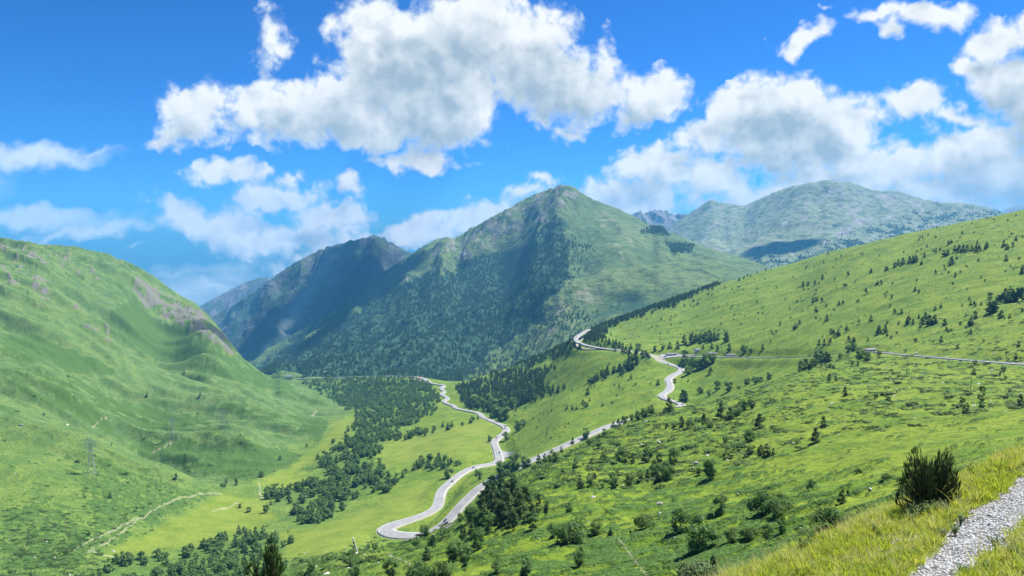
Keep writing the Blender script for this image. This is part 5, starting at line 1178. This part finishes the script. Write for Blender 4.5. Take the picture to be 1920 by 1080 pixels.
for i, b_ in enumerate(BM): P_ROCK.objects.link(bpy.data.objects.new('stone_%d' % i, b_))
gn_scatter('scattered_stones', sm, np.random.default_rng(3).gamma(2.5, .16, len(sm)) + .12, P_ROCK, dict(kind='stuff', label='small pale stones strewn over the grass slopes', category='stones'))

# ---------------------------------------------------------------- near bank: grass, stones, plants
M_GRASS = leaf_mat('tall_grass', (.20, .30, .04), (.42, .44, .10), .42); M_DRY = leaf_mat('dry_stalks', (.38, .38, .15), (.60, .56, .32), .35); M_HERB = leaf_mat('herb_leaves', (.05, .11, .035), (.12, .20, .06), .3)
def tuft(seed, n=26, h=.34, spread=.16, w=.006, lean=.5):
    rg = np.random.default_rng(seed); V_, F_, T_ = [], [], []
    for i in range(n):
        a = rg.uniform(0, 6.283); r = spread * math.sqrt(rg.uniform()); x, y = math.cos(a) * r, math.sin(a) * r; hh = h * rg.uniform(.5, 1.25)
        la = a + rg.normal() * .6; ln = lean * rg.uniform(.2, 1.2) * hh; wa = rg.uniform(0, 6.283); dx, dy = math.cos(wa) * w, math.sin(wa) * w; tv = rg.uniform(); o = len(V_)
        for t_, k in ((0, 1), (.5, .85), (.85, .5)):
            cx, cy, cz = x + math.cos(la) * ln * t_ ** 1.8, y + math.sin(la) * ln * t_ ** 1.8, hh * (t_ - .12 * t_ * t_); V_ += [(cx - dx * k, cy - dy * k, cz), (cx + dx * k, cy + dy * k, cz)]
        V_.append((x + math.cos(la) * ln, y + math.sin(la) * ln, hh * .86)); T_ += [tv] * 7
        F_ += [(o, o + 1, o + 3, o + 2), (o + 2, o + 3, o + 5, o + 4), (o + 4, o + 5, o + 6)]
    return poly_mesh('tuft', V_, F_, T_)
def coll_of(name, meshes, mat):
    c = bpy.data.collections.new(name)
    for i, me in enumerate(meshes): me.materials.append(mat); c.objects.link(bpy.data.objects.new('%s_%d' % (name, i), me))
    return c
K_GR = coll_of('grass_tuft', [tuft(i, 30, .30, .17, .009, .5) for i in range(5)], M_GRASS); K_LONG = coll_of('long_grass', [tuft(20 + i, 16, .62, .14, .006, .75) for i in range(4)], M_DRY); K_HERB = coll_of('herb_clump', [crown_mesh('mat', 60, .05, 60 + i, core=False) for i in range(4)], M_HERB)
veg = (1 - sstep(N.gravel, .15, .6)) * (1 - .75 * N.dirt) * sstep(N.Y, 13, 15)
gA = fbm(N.X / 1.6, N.Y / 1.6, 3, seed=400); gB = fbm(N.X / 2.4, N.Y / 2.4, 3, seed=401)
front = (N.PX > 1150)
p_, j, i = scatter(N, veg * front * np.clip(30 + 50 * gA, 5, 60) * sstep(34 - N.Y, 0, 4), 410, vis_only=False); gs = np.random.default_rng(9)
gn_scatter('grass', p_, np.stack([gs.uniform(.8, 1.4, len(p_))] * 2 + [gs.uniform(.35, 1.1, len(p_)) * np.clip(.9 + .8 * gA[j, i], .35, 1.5)], 1), K_GR, dict(kind='stuff', label='bright yellow-green grass covering the near bank', category='grass'))
p_, j, i = scatter(N, veg * front * np.clip(4.5 + 18 * gB, .5, 18) * sstep(34 - N.Y, 0, 4), 411, vis_only=False)
gn_scatter('long_grass', p_, gs.uniform(.6, 1.15, len(p_)), K_LONG, dict(kind='stuff', label='long pale grass stalks on the near bank', category='grass'))
p_, j, i = scatter(N, (veg + .12 * N.gravel) * front * np.clip(gA * 9 - .4, 0, 9), 412, vis_only=False)
gn_scatter('low_herbs', p_, gs.uniform(.3, .75, len(p_)), K_HERB, dict(kind='stuff', label='low dark green herbs among the near grass', category='herbs'))
P_ST = bpy.data.collections.new('gravel_kinds')
M_GRAV = simple_mat('gravel_stone', (.42, .43, .44), .9)
for i, b_ in enumerate(BM):
    g_ = b_.copy(); g_.materials.clear(); g_.materials.append(M_GRAV); P_ST.objects.link(bpy.data.objects.new('pebble_%d' % i, g_))
p_, j, i = scatter(N, (N.gravel * 95 + N.dirt * 12 * front) * (N.Y > 13), 413, vis_only=False)
gn_scatter('gravel_stones', p_, gs.gamma(1.8, .010, len(p_)) + .010, P_ST, dict(kind='stuff', label='loose grey gravel stones on the track', category='gravel'))
print('NEAR', len(p_))

# ---- the pine bush, a pine top at the bottom and other near plants
def shoots_mesh(name, shoots, needles, nl, seed, nw=.004):
    """shoots: (base, tip, thickness); each a core sprig set with needles"""
    rg = np.random.default_rng(seed); V_, F_, T_ = [], [], []
    for (b, t_, th) in shoots:
        b = np.array(b); t_ = np.array(t_); ax = t_ - b; L_ = np.linalg.norm(ax); ax = ax / L_; a = np.cross(ax, [0, 0, 1.0] if abs(ax[2]) < .9 else [1.0, 0, 0]); a /= np.linalg.norm(a); c = np.cross(ax, a); tone = rg.uniform(0, 1)
        o = len(V_)
        for k in range(5):
            an = k * 1.2566; V_.append(b + (a * math.cos(an) + c * math.sin(an)) * th * .45); T_.append(.1)
        for k in range(5):
            an = k * 1.2566; V_.append(b + ax * L_ * .7 + (a * math.cos(an) + c * math.sin(an)) * th * .40); T_.append(.15)
        V_.append(t_); T_.append(.4)
        for k in range(5): F_ += [(o + k, o + (k + 1) % 5, o + 5 + (k + 1) % 5, o + 5 + k), (o + 5 + k, o + 5 + (k + 1) % 5, o + 10)]
        for _ in range(needles):
            f = rg.uniform(.02, 1); an = rg.uniform(0, 6.283); rd = a * math.cos(an) + c * math.sin(an); p = b + ax * L_ * f; e = p + (rd * .75 + ax * .75) * nl * rg.uniform(.7, 1.2) * (th / .05) ** .5 * (1 - .25 * f); sd_ = np.cross(rd, ax) * nw; o = len(V_)
            V_ += [p - sd_, p + sd_, e]; F_.append((o, o + 1, o + 2)); tv = min(1, .35 + .45 * f + .2 * tone); T_ += [tv] * 3
    return poly_mesh(name, V_, F_, T_)
def branch_mesh(pairs):
    m = Bits()
    for p0, p1, r0, r1 in pairs: m.bar(p0, p1, r0, r1, 6)
    me = bpy.data.meshes.new('branches'); me.from_pydata(m.v, [], m.f); me.update(); return me
def pine_bush(px, py, hp, wp, label, seed, n=190, depth=.8, name='pine_bush', top=False, needles=60, th=1.0, ls=1.0):
    p = find(px, py); h = hp / F * p.y; w = wp / F * p.y; rg = np.random.default_rng(seed); e = empty(name, p - Vector((0, 0, .1)), 0, label, 'pine bush' if not top else 'pine')
    sh, br = [], []
    for i in range(n):
        a = rg.uniform(0, 6.283); rr = math.sqrt(rg.uniform(0, 1)); x = math.cos(a) * rr * w * .5; y = math.sin(a) * rr * w * .5 * depth
        prof = (1 - rr ** 2.2) ** .55
        z1 = h * prof * rg.uniform(.55, 1.0) * (.9 + .2 * math.sin(x * 5 + seed)) if not top else h * (1 - rr) ** .8 * rg.uniform(.5, 1.02)
        z1 = max(z1, .12 * h); l = ls * rg.uniform(.16, .34) * (h / 2) ** .5; out_ = .12 + .38 * rr
        t_ = (x, y, z1); b = (x - math.cos(a) * l * out_ * .7, y - math.sin(a) * l * out_ * .7, max(z1 - l, .02)); sh.append((b, t_, th * rg.uniform(.035, .055) * (h / 2) ** .5))
        if i % 2 == 0: br.append(((b[0] * .15, b[1] * .15, max(z1 * .25 - .1, 0)), b, .018, .008))
    me = shoots_mesh('needle_shoots', sh, needles, .06, seed); me.materials.append(M_PINEN); bo = bpy.data.objects.new('needle_shoots', me); COL.objects.link(bo); bo.parent = e
    bm_ = branch_mesh(br); bm_.materials.append(M_BARK); bo = bpy.data.objects.new('branches', bm_); COL.objects.link(bo); bo.parent = e
    return e
M_PINEN = leaf_mat('near_pine_needles', (.024, .058, .016), (.085, .15, .035), .15)
pine_bush(1742, 950, 132, 126, 'large dark pine bush beside the gravel track', 11, 1000, needles=46, th=.62, ls=.66)
pine_bush(1698, 958, 34, 22, 'small dark pine shoot at the left foot of the big pine bush', 12, 26)
pine_bush(1680, 962, 22, 20, 'low pine sprig left of the small pine shoot', 13, 14)
pine_bush(1818, 896, 38, 18, 'thin young pine to the right of the big pine bush', 14, 12)
# pine top rising into the picture at the bottom left
def pine_top(u_px, y_top, d, h, label, seed, w, leaders):
    u, s = us(u_px, y_top); top = Vector((u * d, d, s * d)); e = empty('pine_tree', (top.x, top.y, float(N.z(top.x, top.y)) - .2), 0, label, 'pine'); hh = top.z - e.location.z
    rg = np.random.default_rng(seed); sh, br = [], []
    br.append(((0, 0, 0), (0, 0, hh * .9), .09, .03))
    for (dx, dz) in leaders:
        x = dx / F * d; z = hh - dz / F * d; y = rg.uniform(-.25, .25)
        sh.append(((x * .9, y, z - .30), (x, y, z), .05)); br.append(((x * .3, y * .3, z - 1.2), (x * .9, y, z - .28), .03, .015))
        for k in range(5):
            a = rg.uniform(0, 6.283); l = rg.uniform(.1, .22); z2 = z - rg.uniform(.22, .5); sh.append(((x * .9, y, z2 - .12), (x * .9 + math.cos(a) * l, y + math.sin(a) * l, z2 + .12), .045))
    for i in range(240):
        t_ = rg.uniform(0, 1); z = hh - .35 - t_ * hh * .8; r = w * (.3 + t_ * .9) * math.sqrt(rg.uniform(.05, 1)); a = rg.uniform(0, 6.283); x, y = math.cos(a) * r, math.sin(a) * r
        sh.append(((x * .85, y * .85, z - .22), (x, y, z + .05), .05))
        if i % 3 == 0: br.append(((0, 0, max(z - .5, 0)), (x * .85, y * .85, z - .2), .02, .01))
    me = shoots_mesh('needle_shoots', sh, 70, .07, seed); me.materials.append(M_PINEN); bo = bpy.data.objects.new('needle_shoots', me); COL.objects.link(bo); bo.parent = e
    bm_ = branch_mesh(br); bm_.materials.append(M_BARK); bo = bpy.data.objects.new('branches', bm_); COL.objects.link(bo); bo.parent = e
pine_top(506, 1001, 22, 3.2, 'pine top with upright shoots rising at the bottom left edge', 21, .62, [(0, 0), (9, 16), (-12, 26), (20, 42), (-28, 44), (-45, 40), (-38, 60), (4, 40), (12, 30)])
# willow bush, thistles, flower stalks
rt2 = random.Random(5)
tree_at('willow', 1315, 1100, 56, 'pale grey-green willow bush at the bottom edge left of the bank', 'pale bushes', rt2)
tree_at('willow', 1700, 990, 0.1, 'x', 'x', rt2) if False else None
def herb(px, py, hp, label, kind, seed):
    p = find(px, py); h = hp / F * p.y; e = empty(kind, p, 0, label, kind.replace('_', ' ')); rg = np.random.default_rng(seed); V_, F_, T_ = [], [], []
    st = Bits()
    ns = 7 if kind == 'thistle' else 1 if kind == 'flower_stalk' else 9
    for i in range(ns):
        a = rg.uniform(0, 6.283); sp = (.55 if kind != 'flower_stalk' else .12) * h * rg.uniform(.3, 1); hh = h * rg.uniform(.6, 1) if ns > 1 else h; q = (math.cos(a) * sp, math.sin(a) * sp, hh)
        st.bar((0, 0, -.03), (q[0] * .4, q[1] * .4, hh * .55), .008, .006, 4); st.bar((q[0] * .4, q[1] * .4, hh * .55), q, .006, .003, 4)
        for k in range(14 if kind != 'flower_stalk' else 22):
            t_ = rg.uniform(.2, 1); b = np.array([q[0] * t_ ** 1.5, q[1] * t_ ** 1.5, hh * t_]); an = rg.uniform(0, 6.283); l = (.10 if kind != 'flower_stalk' else .04) * rg.uniform(.6, 1.2) * (1.3 - .6 * t_)
            d = np.array([math.cos(an), math.sin(an), .5]); sdv = np.array([-math.sin(an), math.cos(an), 0]) * l * .22; o = len(V_); V_ += [b, b + d * l * .5 + sdv, b + d * l, b + d * l * .5 - sdv]; F_.append((o, o + 1, o + 2, o + 3)); T_ += [rg.uniform()] * 4
    me = poly_mesh('leaves', V_, F_, T_); me.materials.append({'thistle': M_HERB, 'flower_stalk': M_PINEN, 'leafy_herb': M_PALE}[kind]); o = bpy.data.objects.new('leaves', me); COL.objects.link(o); o.parent = e
    st.build('stems', M_HERB if kind != 'flower_stalk' else M_BARK, e)
herb(1868, 1032, 44, 'dark spiky thistle growing at the right edge of the gravel track', 'thistle', 1)
herb(1850, 1078, 34, 'spiky thistle at the very bottom edge on the gravel', 'thistle', 2)
herb(1898, 1050, 40, 'spreading thistle right of the dark spiky one', 'thistle', 3)
herb(1806, 1078, 22, 'low thistle at the bottom edge left of the others', 'thistle', 4)
herb(1872, 902, 62, 'tall dark flower stalk standing in the grass near the right edge', 'flower_stalk', 5)
herb(1858, 880, 30, 'shorter dark stalk left of the tall flower stalk', 'flower_stalk', 6)
for k, (x, y, h, lb) in enumerate([(1722,972,34,'pale leafy herb under the left side of the pine bush'),(1745,966,30,'pale leafy herb in front of the pine bush'),(1705,985,30,'pale leafy herb below the small pine shoot'),(1765,962,26,'pale leafy herb under the right side of the pine bush'),(1800,985,28,'leafy herb between the pine bush and the track'),(1790,1003,26,'leafy herb at the left edge of the track'),(1640,1000,20,'leafy herb on the rim left of the pine bush'),(1768,1010,22,'leafy herb on the track edge below the pine bush')]):
    herb(x, y, h, lb, 'leafy_herb', 30 + k)

# ---------------------------------------------------------------- unseen clouds put high above the view, outlined to lay shadows on the mountains
M_CLOUD, _t, _o = new_mat('cloud_white'); _b = _t.n('ShaderNodeBsdfDiffuse'); _b.inputs[0].default_value = (.85, .85, .85, 1); _t.nt.links.new(_b.outputs[0], _o.inputs[0])
def cloud(poly, label, seed, zc=6500.0, puff=150):
    P = []
    for x, y in poly:
        h = None
        for L in (MA, MB, MD, V):
            q = L.hit(x, y)
            if q is not None and (h is None or q.y < h.y): h = q
        if h is not None: t_ = (zc - h.z) / SL.z; P.append((h.x + SL.x * t_, h.y + SL.y * t_))
    x0, x1 = min(p[0] for p in P), max(p[0] for p in P); y0, y1 = min(p[1] for p in P), max(p[1] for p in P)
    n = 90; gx, gy = np.meshgrid(np.linspace(x0 - 150, x1 + 150, n), np.linspace(y0 - 150, y1 + 150, n))
    wxx = 60 * fbm(gx / 260, gy / 260, 4, seed=seed)
    ins = inpoly(gx + wxx, gy + wxx * .8, P, 70) + .25 * fbm(gx / 120, gy / 120, 4, seed=seed + 1)
    keep = ins > .5; hgt = puff * np.sqrt(np.clip(ins - .5, 0, 1)) * (1 + .8 * fbm(gx / 200, gy / 200, 4, seed=seed + 2)) + 15
    V_, F_ = [], []; idx = {}
    for s_ in (0, 1):
        for j in range(n):
            for i in range(n):
                if keep[j, i]: idx[s_, j, i] = len(V_); V_.append((gx[j, i], gy[j, i], zc + (hgt[j, i] * 2 if s_ else -hgt[j, i] * .5)))
    for j in range(n - 1):
        for i in range(n - 1):
            q = [(j, i), (j, i + 1), (j + 1, i + 1), (j + 1, i)]
            if all(keep[a, b] for a, b in q):
                F_.append([idx[(1,) + a] for a in q]); F_.append([idx[(0,) + a] for a in q][::-1])
    if not F_: return
    me = bpy.data.meshes.new('cloud'); me.from_pydata(V_, [], F_); me.update(); me.polygons.foreach_set('use_smooth', np.ones(len(F_), bool))
    link('cloud', me, M_CLOUD, label=label, kind='stuff', category='cloud')
cloud([(380,640),(400,590),(440,570),(510,521),(577,479),(640,457),(668,452),(690,470),(740,495),(775,478),(800,466),(815,470),(760,520),(700,560),(650,590),(600,612),(565,600),(585,560),(545,545),(500,590),(470,640),(440,655)], 'unseen high cloud shading the dark left mountain', 500)
cloud([(700,560),(668,580),(640,620),(600,655),(575,650),(600,620),(650,585)], 'small unseen high cloud shading the left flank of the central peak', 510, puff=90)
cloud([(1400,470),(1440,455),(1500,450),(1545,446),(1540,456),(1500,466),(1450,476),(1405,478)], 'unseen high cloud shading the foot of the far right mountain', 520)
cloud([(1140,556),(1165,552),(1205,562),(1215,572),(1185,574),(1150,566)], 'small unseen high cloud shading the lower right slope of the central peak', 530, puff=40)
